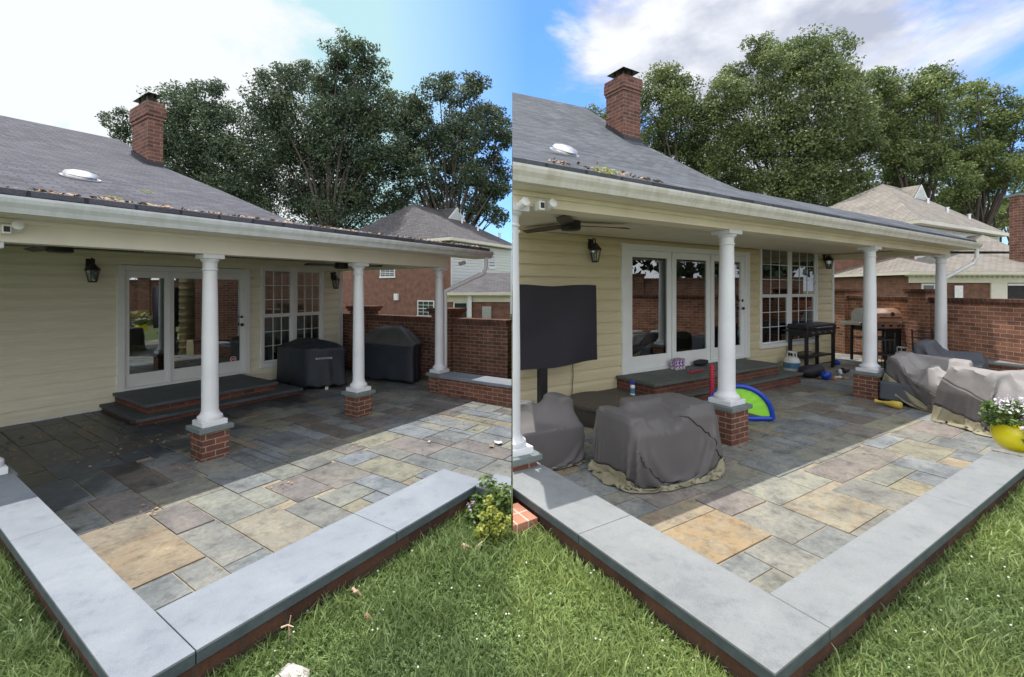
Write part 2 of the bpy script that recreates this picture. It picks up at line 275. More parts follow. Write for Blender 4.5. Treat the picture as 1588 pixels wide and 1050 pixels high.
class MB:
    def __init__(s): s.v = []; s.f = []; s.c = []
    def add(s, vs, fs, col=None):
        k = len(s.v); s.v += [(a, -b, c) for a, b, c in vs]
        for f in fs: s.f.append([k+i for i in f]); s.c.append(col)
        return s
    def box(s, a0, a1, b0, b1, z0, z1, col=None, rot=0, tilt=None):
        vs = [(a0, b0, z0), (a1, b0, z0), (a1, b1, z0), (a0, b1, z0), (a0, b0, z1), (a1, b0, z1), (a1, b1, z1), (a0, b1, z1)]
        if rot:
            ca, cb = (a0+a1)/2, (b0+b1)/2; C, S = math.cos(rot), math.sin(rot)
            vs = [(ca+(a-ca)*C-(b-cb)*S, cb+(a-ca)*S+(b-cb)*C, z) for a, b, z in vs]
        return s.add(vs, [(0, 1, 2, 3), (4, 5, 6, 7), (0, 1, 5, 4), (1, 2, 6, 5), (2, 3, 7, 6), (3, 0, 4, 7)], col)
    def quad(s, *p, col=None): return s.add(list(p), [tuple(range(len(p)))], col)
    def hexa(s, lo, hi, col=None): return s.add(list(lo)+list(hi), [(0, 1, 2, 3), (4, 5, 6, 7), (0, 1, 5, 4), (1, 2, 6, 5), (2, 3, 7, 6), (3, 0, 4, 7)], col)
    def lathe(s, prof, a=0, b=0, seg=32, ea=1, eb=1):
        vs = []; fs = []
        for r, z in prof:
            for i in range(seg): t = 2*PI*i/seg; vs.append((a+r*ea*math.cos(t), b+r*eb*math.sin(t), z))
        for j in range(len(prof)-1):
            for i in range(seg): k = (i+1) % seg; fs.append((j*seg+i, j*seg+k, (j+1)*seg+k, (j+1)*seg+i))
        fs.append(tuple(range(seg))); fs.append(tuple((len(prof)-1)*seg+i for i in range(seg)))
        return s.add(vs, fs)
    def tube(s, pts, r, seg=8, r1=None, cap=True):
        P = [Vector(p) for p in pts]; vs = []; fs = []; n = len(P)
        for i, p in enumerate(P):
            d = (P[min(i+1, n-1)]-P[max(i-1, 0)]).normalized(); up = Vector((0, 0, 1)) if abs(d.z) < .9 else Vector((1, 0, 0))
            x = d.cross(up).normalized(); y = d.cross(x); rr = r if r1 is None else r+(r1-r)*i/(n-1)
            for k in range(seg): t = 2*PI*k/seg; vs.append(tuple(p+x*rr*math.cos(t)+y*rr*math.sin(t)))
        for i in range(n-1):
            for k in range(seg): m = (k+1) % seg; fs.append((i*seg+k, i*seg+m, (i+1)*seg+m, (i+1)*seg+k))
        if cap: fs.append(tuple(range(seg))); fs.append(tuple((n-1)*seg+k for k in range(seg)))
        return s.add(vs, fs)
    def ball(s, c, r, seg=14, rings=8, sc=(1, 1, 1)):
        vs = [(c[0], c[1], c[2]+r*sc[2])]; fs = []
        for j in range(1, rings):
            p = PI*j/rings
            for i in range(seg): t = 2*PI*i/seg; vs.append((c[0]+r*sc[0]*math.sin(p)*math.cos(t), c[1]+r*sc[1]*math.sin(p)*math.sin(t), c[2]+r*sc[2]*math.cos(p)))
        vs.append((c[0], c[1], c[2]-r*sc[2])); e = len(vs)-1
        for i in range(seg):
            k = (i+1) % seg; fs.append((0, 1+i, 1+k)); fs.append((e, 1+(rings-2)*seg+i, 1+(rings-2)*seg+k))
            for j in range(rings-2): fs.append((1+j*seg+i, 1+j*seg+k, 1+(j+1)*seg+k, 1+(j+1)*seg+i))
        return s.add(vs, fs)
    def build(s, name, mat, parent=None, bev=0, smooth=False, pl=None, solid=0, sub=0):
        me = bpy.data.meshes.new(name); me.from_pydata(s.v, [], s.f)
        bm = bmesh.new(); bm.from_mesh(me); bmesh.ops.recalc_face_normals(bm, faces=bm.faces)
        uv = bm.loops.layers.uv.new('UVMap')
        for f in bm.faces:
            n = f.normal
            for l in f.loops:
                c = l.vert.co
                if abs(n.z) > .85: l[uv].uv = (c.x, c.y)
                elif abs(n.z) > .12: l[uv].uv = (c.x, math.hypot(c.y, c.z)) if abs(n.y) >= abs(n.x) else (c.y, math.hypot(c.x, c.z))
                elif abs(n.x) > abs(n.y): l[uv].uv = (c.y, c.z)
                else: l[uv].uv = (c.x, c.z)
            if smooth: f.smooth = True
        bm.to_mesh(me); bm.free()
        if s.c and s.c[0] is not None:
            ca = me.color_attributes.new('col', 'FLOAT_COLOR', 'CORNER'); li = 0
            arr = []
            for p, c in zip(me.polygons, s.c):
                for _ in range(p.loop_total): arr += list(c)
            ca.data.foreach_set('color', arr)
        me.materials.append(mat if not isinstance(mat, str) else M[mat])
        o = bpy.data.objects.new(name, me); COL.objects.link(o)
        if parent is not None: o.parent = parent
        if solid: md = o.modifiers.new('thickness', 'SOLIDIFY'); md.thickness = solid; md.offset = 0
        if sub: md = o.modifiers.new('subdivide', 'SUBSURF'); md.levels = sub; md.render_levels = sub
        if bev: md = o.modifiers.new('bevel', 'BEVEL'); md.width = bev; md.segments = 2; md.limit_method = 'ANGLE'
        if smooth: 
            try: me.set_sharp_from_angle(angle=R(40))
            except Exception: pass
        return o
def tag(o, label=None, cat=None, group=None, kind=None):
    if label: o['label'] = label
    if cat: o['category'] = cat
    if group: o['group'] = group
    if kind: o['kind'] = kind
    return o
SIDE = {}
def thing(pl, name, label, cat, u=0, v=0, z=0, rot=0, group=None):
    o = bpy.data.objects.new(name, None); COL.objects.link(o); SIDE[o.name] = pl.lab; o.location = pl.w(u, v, z); o.rotation_euler = (0, 0, pl.rz-rot); o.empty_display_size = .1
    return tag(o, label, cat, group)
def single(o, pl, label, cat, u=0, v=0, z=0, rot=0, group=None):
    SIDE[o.name] = pl.lab; o.location = pl.w(u, v, z); o.rotation_euler = (0, 0, pl.rz-rot); return tag(o, label, cat, group)
def rawmesh(name, V, Fc, mat, parent=None):
    me = bpy.data.meshes.new(name); V = np.asarray(V, np.float32).reshape(-1, 3); Fc = np.asarray(Fc, np.int32); k = Fc.shape[1]
    me.vertices.add(len(V)); me.vertices.foreach_set('co', V.ravel()); me.loops.add(Fc.size); me.loops.foreach_set('vertex_index', Fc.ravel())
    me.polygons.add(len(Fc)); me.polygons.foreach_set('loop_start', np.arange(0, Fc.size, k, dtype=np.int32)); me.update(calc_edges=True); me.validate()
    me.materials.append(M[mat]); o = bpy.data.objects.new(name, me); COL.objects.link(o)
    if parent is not None: o.parent = parent
    return o
PL = Place((-6.8356, 5.9705), (.5494, .8356), 'L'); PR = Place((-.2852, 6.2393), (.8505, .5259), 'R'); WD = Place((0, 0), (1, 0), 'W')
A = dict(pl=PL, vc=3.49, c=(-.55, 1.09, 3.05, 4.78), hs=.351, ht=2.215, ui=-.393, vi=6.46, zc=.347, uj=.695, vj=5.04, wu=.243, wv=.42, d1=1.282, d2=3.194, zd0=.264, zd1=2.209,
    w1=3.445, w2=4.816, zw0=.345, zw1=2.281, s0=1.194, sv=1.345, t0=1.039, tv=1.53, zt=.091, s1=3.058, t1=3.40, ve=3.933, ze=2.536, ue=5.70, uh=5.30, umin=-5.5,
    cr=.082, ph=.135, lap=.157, rake=[(3.93, 2.60), (-2.74, 3.66), (-4.4, 4.22), (-6.75, 4.99), (-11, 6.33), (-15.8, 8.25)], uend=1.5, lu=.691, lv=1.096)
B = dict(pl=PR, vc=2.16, c=(-1.03, 2.07, 6.08, 9.50), hs=.452, ht=2.543, ui=-.80, vi=4.235, zc=.345, uj=1.25, vj=3.33, wu=.45, wv=.27, d1=2.49, d2=6.106, zd0=.438, zd1=2.598,
    w1=6.562, w2=9.024, zw0=.602, zw1=2.782, s0=2.322, sv=.844, t0=1.941, tv=.968, zt=.203, s1=5.84, t1=6.407, ve=2.496, ze=2.792, ue=10.41, uh=9.88, umin=-4.0,
    cr=.098, ph=.17, lap=.182, rake=[(2.49, 2.86), (1.25, 3.42), (-1.4, 4.18), (-2.5, 4.76), (-3.83, 5.53), (-6.59, 7.35), (-10.1, 10.0)], uend=2.8, lu=1.294, lv=.716)
# ------------------------------------------------------------ ground, lawn
g = MB().box(-400, 400, -600, 60, -.3, -.05).build('ground', 'lawn'); tag(g, kind='structure')
def lawn():
    P = [PL.w(-.60, 1.0), PL.w(-.60, 6.85), PL.w(1.47, 6.85), PL.w(1.47, 7.15), PR.w(-1.22, 2.75), PR.w(-1.22, 4.47), PR.w(2.85, 4.47), PR.w(2.85, 9), Vector((16, 1, 0)), Vector((16, -9, 0)), Vector((-14, -9, 0)), Vector((-14, 3, 0))]
    me = bpy.data.meshes.new('lawn'); bm = bmesh.new(); vs = [bm.verts.new((p.x, p.y, .155)) for p in P]; f = bm.faces.new(vs)
    r = bmesh.ops.extrude_face_region(bm, geom=[f]); 
    for e in r['geom']:
        if isinstance(e, bmesh.types.BMVert): e.co.z = -.2
    bmesh.ops.recalc_face_normals(bm, faces=bm.faces); bm.to_mesh(me); bm.free(); me.materials.append(M['lawn'])
    o = bpy.data.objects.new('lawn', me); COL.objects.link(o); tag(o, kind='structure'); return P
LAWN = lawn()
# ------------------------------------------------------------ patio flags
COLS = {'or': (.25, .205, .14, .85), 'tan': (.245, .215, .165, .35), 'tb': (.235, .22, .175, .35), 'gr': (.215, .215, .195, .05), 'gg': (.225, .23, .20, .05), 'bg': (.19, .20, .195, 0), 'bl': (.185, .20, .21, 0),
        'lb': (.245, .265, .28, 0), 'pu': (.185, .168, .16, .1), 'pk': (.215, .20, .18, .1), 'db': (.13, .115, .105, .1), 'lt': (.25, .243, .205, .1), 'ye': (.265, .245, .175, .2), 'gy': (.23, .225, .175, .1), 'br': (.165, .145, .13, .1)}
ST = [l.split() for l in """-.6 4.38 .26 5.04 or|-.6 4.03 .26 4.38 tan|.28 4.58 .69 5.24 gr|.70 4.76 1.26 5.45 tb|.28 4.08 .69 4.58 pu|.72 4.14 1.15 4.76 gg|-.01 3.44 .45 4.03 pu|.45 3.62 1.15 4.14 lt|-.6 3.72 0 4.03 bg|-.6 3.44 0 3.72 gr
.40 2.81 .86 3.62 db|.12 2.81 .40 3.43 bg|-.6 2.69 .12 3.44 bl|1.15 4.32 1.43 4.82 gg|1.43 4.36 1.97 4.86 pu|1.15 3.70 1.70 4.32 bg|1.26 4.86 1.66 5.7 gr|.28 5.24 .69 5.8 bg|0 5.04 .28 5.8 gr|-.6 5.04 0 5.36 bg|-.6 5.36 0 5.8 gg|1.97 4.36 2.50 4.90 pk|1.66 4.88 2.22 5.20 gg
1.68 5.20 1.94 5.8 ye|1.94 5.20 2.22 5.8 bl|1.70 3.88 2.10 4.36 gg|2.10 3.92 2.50 4.36 gr|1.70 3.27 1.96 3.88 bg|1.30 3.22 1.70 3.70 gr|.88 3.12 1.20 3.62 pu|.86 2.81 1.18 3.12 bl|0 2.2 .72 2.69 bl|2.53 4.62 3.05 5.26 gy|2.53 4.31 3.06 4.62 bl
3.08 4.85 3.46 5.45 bg|3.50 5.02 4.02 5.66 bg|3.46 4.42 3.86 5.02 pu|2.22 4.92 2.53 5.8 bl|2.53 5.26 2.78 5.8 tan|2.78 5.28 3.06 5.8 bl|3.10 4.36 3.46 4.84 gr|3.30 3.86 3.88 4.36 gy|3.10 5.45 3.34 5.9 gr|4.02 5.02 4.4 5.7 pu|3.46 5.66 4.0 6.1 gr|4.44 5.08 4.9 5.44 bg
4.02 3.92 4.42 4.62 bl|4.18 4.62 4.66 5.08 bg|2.80 3.72 3.22 4.31 pk|3.28 3.07 3.66 3.84 br|3.04 3.03 3.26 3.66 lb|2.42 3.06 2.96 3.66 bl|3.9 4.42 4.18 5.02 pk""".replace('\n', '|').split('|')]
def patio(D, mat, v1, mirror=1):
    c = .05; U0, U1, V0, V1 = -.9, 9.0, -1.2, v1; nu = int((U1-U0)/c); nv = int((V1-V0)/c); G = np.full((nu, nv), -1, int); S = []
    for s in ST:
        a0, b0, a1, b1 = map(float, s[:4]); i0, i1, j0, j1 = round((a0-U0)/c), round((a1-U0)/c), round((b0-V0)/c), round((b1-V0)/c)
        i0 = max(i0, 0); j1 = min(j1, nv); i1 = min(i1, nu)
        while i1 > i0 and j1 > j0 and (G[i0:i1, j0:j1] >= 0).any():
            q = [((G[i0:i1, j0] >= 0).sum(), 0), ((G[i0:i1, j1-1] >= 0).sum(), 1), ((G[i0, j0:j1] >= 0).sum(), 2), ((G[i1-1, j0:j1] >= 0).sum(), 3)]; k = max(q)[1]
            if k == 0: j0 += 1
            elif k == 1: j1 -= 1
            elif k == 2: i0 += 1
            else: i1 -= 1
        if i1-i0 < 2 or j1-j0 < 2: continue
        G[i0:i1, j0:j1] = len(S); S.append((i0, i1, j0, j1, COLS[s[4]]))
    def close(g=3):
        for k, (i0, i1, j0, j1, col) in enumerate(S):
            for d in range(4):
                for step in range(g, 0, -1):
                    if d == 0: sl, bd = (slice(i0-step, i0), slice(j0, j1)), i0-step <= 0 or (G[i0-step-1, j0:j1] >= 0).mean() > .4; ok = i0-step >= 0
                    elif d == 1: sl, bd = (slice(i1, i1+step), slice(j0, j1)), i1+step >= nu or (G[i1+step, j0:j1] >= 0).mean() > .4; ok = i1+step <= nu
                    elif d == 2: sl, bd = (slice(i0, i1), slice(j0-step, j0)), j0-step <= 0 or (G[i0:i1, j0-step-1] >= 0).mean() > .4; ok = j0-step >= 0
                    else: sl, bd = (slice(i0, i1), slice(j1, j1+step)), j1+step >= nv or (G[i0:i1, j1+step] >= 0).mean() > .4; ok = j1+step <= nv
                    if ok and bd and (G[sl] < 0).all():
                        G[sl] = k
                        if d == 0: i0 -= step
                        elif d == 1: i1 += step
                        elif d == 2: j0 -= step
                        else: j1 += step
                        break
            S[k] = (i0, i1, j0, j1, col)
    close()
    rr = random.Random(11); keys = ['gr', 'gg', 'bg', 'bl', 'pu', 'tan', 'gr', 'bg', 'br', 'gy', 'bl', 'lt']
    for j in range(nv):
        for i in range(nu):
            if G[i, j] >= 0: continue
            w, h = rr.choice([(6, 10), (9, 12), (12, 12), (9, 6), (12, 18), (6, 6), (9, 14)]); i1, j1 = i+1, j+1
            while i1 < min(nu, i+w) and G[i1, j] < 0: i1 += 1
            if i1 < nu and (G[i1:min(nu, i1+3), j] < 0).sum() < 3: 
                while i1 < nu and G[i1, j] < 0: i1 += 1
            while j1 < min(nv, j+h) and (G[i:i1, j1] < 0).all(): j1 += 1
            k2 = j1
            while k2 < nv and k2-j1 < 3 and (G[i:i1, k2] < 0).all(): k2 += 1
            if k2-j1 < 3: j1 = k2
            G[i:i1, j:j1] = len(S); col = COLS[rr.choice(keys)]; S.append((i, i1, j, j1, col))
    small = [k for k, q in enumerate(S) if q[1]-q[0] < 3 or q[3]-q[2] < 3]
    for k in small: G[G == k] = -1; S[k] = (0, 0, 0, 0, None)
    live = [k for k in range(len(S)) if S[k][4]]; rm_ = {k: n_ for n_, k in enumerate(live)}; S[:] = [S[k] for k in live]; G = np.where(G >= 0, np.vectorize(lambda x: rm_.get(x, -1))(G), -1); close(3); close(2)
    mb = MB(); lu, lv = D['lu'], D['lv']
    for i0, i1, j0, j1, col in S:
        jt = .006; h = .0+rr.uniform(-.003, .003); a0, a1, b0, b1 = (U0+i0*c)*lu+jt, (U0+i1*c)*lu-jt, (V0+j0*c)*lv+jt, (V0+j1*c)*lv-jt
        n = lambda: rr.uniform(-.004, .004); f = rr.uniform(.88, 1.12); cc = (col[0]*f, col[1]*f, col[2]*f, col[3])
        pts = [(a0+n(), b0+n()), (a1+n(), b0+n()), (a1+n(), b1+n()), (a0+n(), b1+n())]
        mb.hexa([(x, y, -.04) for x, y in pts], [(x, y, h) for x, y in pts], cc)
    return mb, (U0*lu, U1*lu, V0*lv, V1*lv)
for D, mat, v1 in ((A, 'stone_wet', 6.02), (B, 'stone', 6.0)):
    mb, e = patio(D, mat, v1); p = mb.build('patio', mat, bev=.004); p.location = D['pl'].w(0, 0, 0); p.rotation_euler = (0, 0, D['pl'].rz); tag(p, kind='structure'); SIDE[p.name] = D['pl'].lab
    j = MB().box(e[0], e[1], e[2], e[3], -.06, -.009).build('patio_joint_bed', 'joint'); j.location = p.location; j.rotation_euler = p.rotation_euler; tag(j, kind='structure'); SIDE[j.name] = D['pl'].lab
# ------------------------------------------------------------ the house and its porch
def lap_wall(mb, a0, a1, z0, z1, lap, openings=(), off=.0):
    LD = .034
    z = z0
    while z < z1:
        zt = min(z+lap, z1); segs = [(a0, a1)]
        for (x0, x1, y0, y1) in openings:
            if y0 < (z+zt)/2 < y1:
                ns = []
                for s in segs:
                    if x1 <= s[0] or x0 >= s[1]: ns.append(s)
                    else:
                        if x0 > s[0]: ns.append((s[0], x0))
                        if x1 < s[1]: ns.append((x1, s[1]))
                segs = ns
        zm = z+(zt-z)*.62
        for s in segs:
            mb.quad((s[0], off+LD, z), (s[1], off+LD, z), (s[1], off+LD*.86, zm), (s[0], off+LD*.86, zm))
            mb.quad((s[0], off+LD*.86, zm), (s[1], off+LD*.86, zm), (s[1], off+.004, zt), (s[0], off+.004, zt))
            mb.quad((s[0], off+LD, z), (s[1], off+LD, z), (s[1], off-.01, z), (s[0], off-.01, z))
        z = zt
def house(D, name):
    pl = D['pl']; Lh = pl.lab == 'L'; h = name
    sid, trim, gut, shg = ('siding', 'cream_trim', 'gutter', 'shingle_a') if Lh else ('siding_gold', 'cream_trim_old', 'gutter_old', 'shingle_b')
    um, uh, ue, ve, ze, vc, ht = D['umin'], D['uh'], D['ue'], D['ve'], D['ze'], D['vc'], D['ht']
    d1, d2, z0, z1 = D['d1'], D['d2'], D['zd0'], D['zd1']; w1, w2, y0, y1 = D['w1'], D['w2'], D['zw0'], D['zw1']
    zc = ze-.11
    mb = MB(); lap_wall(mb, um, uh-.08, .02, zc, D['lap'], [(d1+.03, d2-.03, z0-.02, z1-.03), (w1+.03, w2-.03, y0+.03, y1-.03)]); mb.build('siding', sid, h)
    mb = MB(); mb.box(uh-.09, uh, -.02, .042, 0, zc); mb.build('corner_board', 'white', h); MB().box(um, d1, 0, .04, -.02, .02).build('base_trim', 'white', h)
    mb = MB(); mb.box(uh-.2, uh-.005, -9, -.03, 0, zc+.05); mb.box(um, uh-.3, -.25, -.12, -.05, D['zd0']-.03); mb.build('side_wall', sid, h)
    mb = MB(); mb.box(um, uh-.25, -4.0, -3.9, 0, 3); mb.box(um, uh-.25, -3.9, -.2, z0-.09, z0-.05); mb.box(um, uh-.25, -3.9, -.2, 2.75, 2.85); mb.build('inner_room', 'dark', h)
    # porch ceiling, beam, fascia
    mb = MB(); mb.box(um, ue-.5, .03, vc, zc, zc+.03); mb.build('porch_ceiling', trim, h)
    bw = .1 if Lh else .11; zb = ze-.12
    mb = MB(); mb.box(um, D['c'][3]+.13, vc-bw, vc+bw, ht, zb); mb.box(D['c'][3]-.09, D['c'][3]+.129, .04, vc-bw-.001, ht+.001, zb-.003); mb.build('porch_beam', trim, h, bev=.004)
    mb = MB(); mb.box(um, ue-.03, vc+bw+.002, ve-.02, zb-.01, zb+.012); mb.box(um, D['c'][3]+.13, vc+bw+.001, vc+bw+.03, zb-.05, zb-.012); mb.build('soffit', trim, h)
    # gutter with a K profile
    mb = MB(); gd = .11; prof = [(0, -.125), (gd*.55, -.125), (gd*.7, -.085), (gd*.92, -.05), (gd, -.02), (gd, 0), (gd-.012, 0), (gd-.012, -.012), (.01, -.012), (0, -.0)]
    vs = []; 
    for a in (um, ue):
        for b, z in prof: vs.append((a, ve-.02+b, ze+z))
    n = len(prof); mb.add(vs, [(i, (i+1) % n, n+(i+1) % n, n+i) for i in range(n)]+[tuple(range(n)), tuple(range(n, 2*n))]); gt = mb.build('gutter', gut, h)
    mb = MB(); mb.box(um, ue-.05, ve-.0, ve+.075, ze-.0085, ze-.006); mb.build('gutter_shade_strip', 'flashing', gt)  # black strip laid over the trough to stand for its shade
    # roof: one sheet following the rake profile, from the porch eave up to the ridge
    rk = D['rake']; mb = MB(); th = .05
    zl = -.22 if Lh else -.75     # ridge line sags to the west end
    vs = []
    for a, k in ((um-4 if Lh else um, 1), (ue, 0)):
        for i, (b, z) in enumerate(rk):
            f = (i/(len(rk)-1))**2; vs.append((a, b, z+k*zl*f))
    n = len(rk)
    top = vs; bot = [(a, b, z-th) for a, b, z in vs]
    fs = []
    for i in range(n-1): fs.append((i, i+1, n+i+1, n+i)); fs.append((2*n+i, 2*n+i+1, 3*n+i+1, 3*n+i))
    fs += [(0, n, 3*n, 2*n), (n-1, 2*n-1, 4*n-1, 3*n-1)]
    for i in range(n-1): fs.append((n+i, n+i+1, 3*n+i+1, 3*n+i)); fs.append((i, i+1, 2*n+i+1, 2*n+i))
    mb.add(top+bot, fs); rf = mb.build('roof', shg, h)
    rb = MB(); b2, z2 = rk[-1]; rb.quad((um-4 if Lh else um, b2, z2+zl-.05), (ue, b2, z2-.05), (ue, b2-6, z2-4), (um-4 if Lh else um, b2-6, z2-4)); rb.quad((um-4 if Lh else um, -.1, 3.0), (um-4 if Lh else um, b2, 3), (um-4 if Lh else um, b2, z2+zl-.1), (um-4 if Lh else um, -.1, rk[1][1]-.2)); rb.build('rear_slope', shg, h)
    # gable wall under the rake
    mb = MB(); pts = [(ue-.45, b, z-.06) for b, z in rk if b < .2]; pts = [(ue-.45, 0, zc)] + [(ue-.45, min(b, 0), z) for _, b, z in pts]+[(ue-.45, b2, 2.0), (ue-.45, 0, 2.0)]; mb.quad(*pts); mb.build('gable', sid, h)
    mb = MB(); 
    for i in range(n-1): (b0, q0), (b1, q1) = rk[i], rk[i+1]; mb.hexa([(ue-.01, b0, q0-.16), (ue+.012, b0, q0-.16), (ue+.012, b1, q1-.16), (ue-.01, b1, q1-.16)], [(ue-.01, b0, q0-.012), (ue+.012, b0, q0-.012), (ue+.012, b1, q1-.012), (ue-.01, b1, q1-.012)])
    mb.build('rake_board', 'gutter', h)
    def roofz(v):
        v = max(min(v, rk[0][0]), rk[-1][0])
        for i in range(n-1):
            (b0, q0), (b1, q1) = rk[i], rk[i+1]
            if b1 <= v <= b0: return q0+(q1-q0)*(v-b0)/(b1-b0)
    # chimney
    if Lh: pxs = (205, 230, 253); vface = None
    else: pxs = (940, 967, 993)
    vch = pl.ul(pxs[2]+1, 258 if Lh else 216, ue)[0]
    ur = pl.wl(pxs[2], 200, vch)[0]; ul_ = pl.wl(pxs[1], 200, vch)[0]
    vb = pl.ul(pxs[0], 200, ul_)[0]; ztop = pl.wl(pxs[1], 156 if Lh else 115, vch)[1]
    zbas = roofz(vch)-1.0; H = ((ur-ul_)+(vch-vb))/2; e = H*.07
    mb = MB(); mb.box(ul_, ur, vb, vch, zbas, ztop-H*.62)
    for k, (a, q) in enumerate(((.5, .62), (1.0, .50), (1.0, .38), (1.0, .26), (.75, .14))):
        mb.box(ul_-e*a, ur+e*a, vb-e*a, vch+e*a, ztop-H*q+.001, ztop-H*(q-.12) if k < 4 else ztop)
    ch = mb.build('chimney', 'brick_chimney', h)
    uc, vcn = (ul_+ur)/2, (vb+vch)/2; qa = (ur-ul_)*.26; qb = (vch-vb)*.26
    mb = MB(); mb.box(uc-qa*1.1, uc+qa*1.1, vcn-qb*1.1, vcn+qb*1.1, ztop, ztop+H*.08)
    for sa in (-1, 1):
        for sb in (-1, 1): mb.box(uc+sa*qa*.95-.03, uc+sa*qa*.95+.03, vcn+sb*qb*.95-.03, vcn+sb*qb*.95+.03, ztop+H*.08, ztop+H*.32)
    mb.box(uc-qa*.9, uc+qa*.9, vcn-qb*.9, vcn+qb*.9, ztop+H*.14, ztop+H*.20)
    t = ztop+H*.32; mb.hexa([(uc-qa*1.9, vcn-qb*1.9, t), (uc+qa*1.9, vcn-qb*1.9, t), (uc+qa*1.9, vcn+qb*1.9, t), (uc-qa*1.9, vcn+qb*1.9, t)], [(uc-qa*.5, vcn-qb*.5, t+H*.12), (uc+qa*.5, vcn-qb*.5, t+H*.12), (uc+qa*.5, vcn+qb*.5, t+H*.12), (uc-qa*.5, vcn+qb*.5, t+H*.12)])
    mb.build('chimney_cap', 'iron', ch)
    mb = MB(); ns = 9
    for i in range(ns):
        a = vch+(vb-vch)*i/ns; b = vch+(vb-vch)*(i+1)/ns; zz = roofz(a); mb.box(ul_-.04, ul_-.002, b, a, zz-.3, zz+H*.17)
    mb.box(ul_-.04, ur+.02, vch+.002, vch+.05, roofz(vch)-.4, roofz(vch)+H*.10); mb.build('flashing', 'flashing', ch)
    # roof vent
    def onroof(px, py):
        for i in range(200, 4000):
            Y = i*.01; X = (px-794)*Y/F; q = (X-pl.o[0], Y-pl.o[1]); u = q[0]*pl.eu[0]+q[1]*pl.eu[1]; v = q[0]*pl.ev[0]+q[1]*pl.ev[1]; z = CAMH-(py-HOR)*Y/F
            if v < rk[0][0] and z < roofz(v): return u, v, z
    D['onroof'] = onroof; D['roofz'] = roofz
    u, v, zz = onroof(*((125, 276) if Lh else (875, 237)))
    D['vent'] = (u, v, zz)
    slope = math.atan2(roofz(v-.3)-roofz(v+.3), .6); kk = (pl.w(u, v).y)/F; wv = 21*kk
    mb = MB(); mb.lathe([(wv*1.15, 0), (wv*1.15, .02), (wv*.9, .025), (wv*.86, wv*.22), (wv*1.0, wv*.24), (wv*.88, wv*.40), (wv*.45, wv*.52), (0.01, wv*.55)], seg=28)
    vo = mb.build('roof_vent', 'alu', h, smooth=True); vo.location = (u, -v, zz); vo.rotation_euler = (slope, 0, 0)
    # door: three glazed panels in one frame
    fw = (d2-d1)*.030; H = z1-z0
    mb = MB(); mb.box(d1-.035, d1+fw, -.03, .06, z0-.03, z1); mb.box(d2-fw, d2+.035, -.03, .06, z0-.03, z1); mb.box(d1+fw+.001, d2-fw-.001, -.03, .058, z1-H*.045, z1-.001); mb.box(d1+fw+.001, d2-fw-.001, -.03, .05, z0-.03, z0+.012)
    dr = mb.build('door', 'vinyl', h, bev=.003); wdt = d2-d1-2*fw; pw = wdt/3
    for k in range(3):
        a0 = d1+fw+k*pw+.003; a1 = a0+pw-.006; st = pw*.105; zb_, zt_ = z0+.014, z1-H*.046; b0, b1 = (-.02, .022) if k % 2 == 0 or not Lh else (-.012, .03)
        m2 = MB(); m2.box(a0, a0+st, b0, b1, zb_, zt_); m2.box(a1-st, a1, b0, b1, zb_, zt_); m2.box(a0+st, a1-st, b0, b1-.001, zb_, zb_+H*.105); m2.box(a0+st, a1-st, b0, b1-.001, zt_-H*.055, zt_); m2.build('panel_frame', 'vinyl', dr, bev=.002)
        MB().box(a0+st-.004, a1-st+.004, 0, .006, zb_+H*.10, zt_-H*.05).build('glass_pane', 'glass', dr)
    for k in (1, 2): a = d1+fw+k*pw; MB().box(a-.016, a+.016, .031, .056, z0+.012, z1-H*.047).build('mullion', 'vinyl', dr, bev=.002)
    m2 = MB(); a = d2-fw-pw*.09; m2.ball((a, .06, z0+H*.46), .03, sc=(1, 1, 1)); m2.build('handle', 'black', dr, smooth=True); m2 = MB(); m2.ball((a, .045, z0+H*.535), .026, sc=(1, .6, 1)); m2.build('deadbolt', 'black', dr, smooth=True)
    if Lh:
        u_, z_ = pl.wl(362.5, 557, .03); m2 = MB()
        for rr_, dd in ((.055, 0),): m2.add([(u_+rr_*math.cos(PI/8+k*PI/4), .009, z_+rr_*math.sin(PI/8+k*PI/4)) for k in range(8)]+[(u_+rr_*math.cos(PI/8+k*PI/4), .012, z_+rr_*math.sin(PI/8+k*PI/4)) for k in range(8)], [tuple(range(8)), tuple(range(8, 16))]+[(k, (k+1) % 8, 8+(k+1) % 8, 8+k) for k in range(8)])
        m2.build('security_sticker', 'white_plastic', dr); m3 = MB()
        m3.add([(u_+.045*math.cos(PI/8+k*PI/4), .0135, z_+.045*math.sin(PI/8+k*PI/4)) for k in range(8)], [tuple(range(8))]); m3.box(u_-.036, u_+.036, .0137, .0142, z_-.009, z_+.009); 
        m3.build('sticker_face', 'red_plastic', dr); MB().box(u_-.03, u_+.03, .0144, .0148, z_-.005, z_+.005).build('sticker_band', 'white_plastic', dr)
    # pair of double-hung windows
    mb = MB(); f = .055; Hh = y1-y0; mid = (w1+w2)/2
    mb.box(w1, w1+f, -.03, .05, y0, y1); mb.box(w2-f, w2, -.03, .05, y0, y1); mb.box(w1+f, w2-f, -.03, .05, y1-f, y1); mb.box(w1-.03, w2+.03, -.03, .075, y0-.05, y0+.03); mb.box(mid-f*.8, mid+f*.8, -.03, .045, y0+.031, y1-f-.001)
    wn_ = mb.build('window', 'vinyl', h, bev=.003)
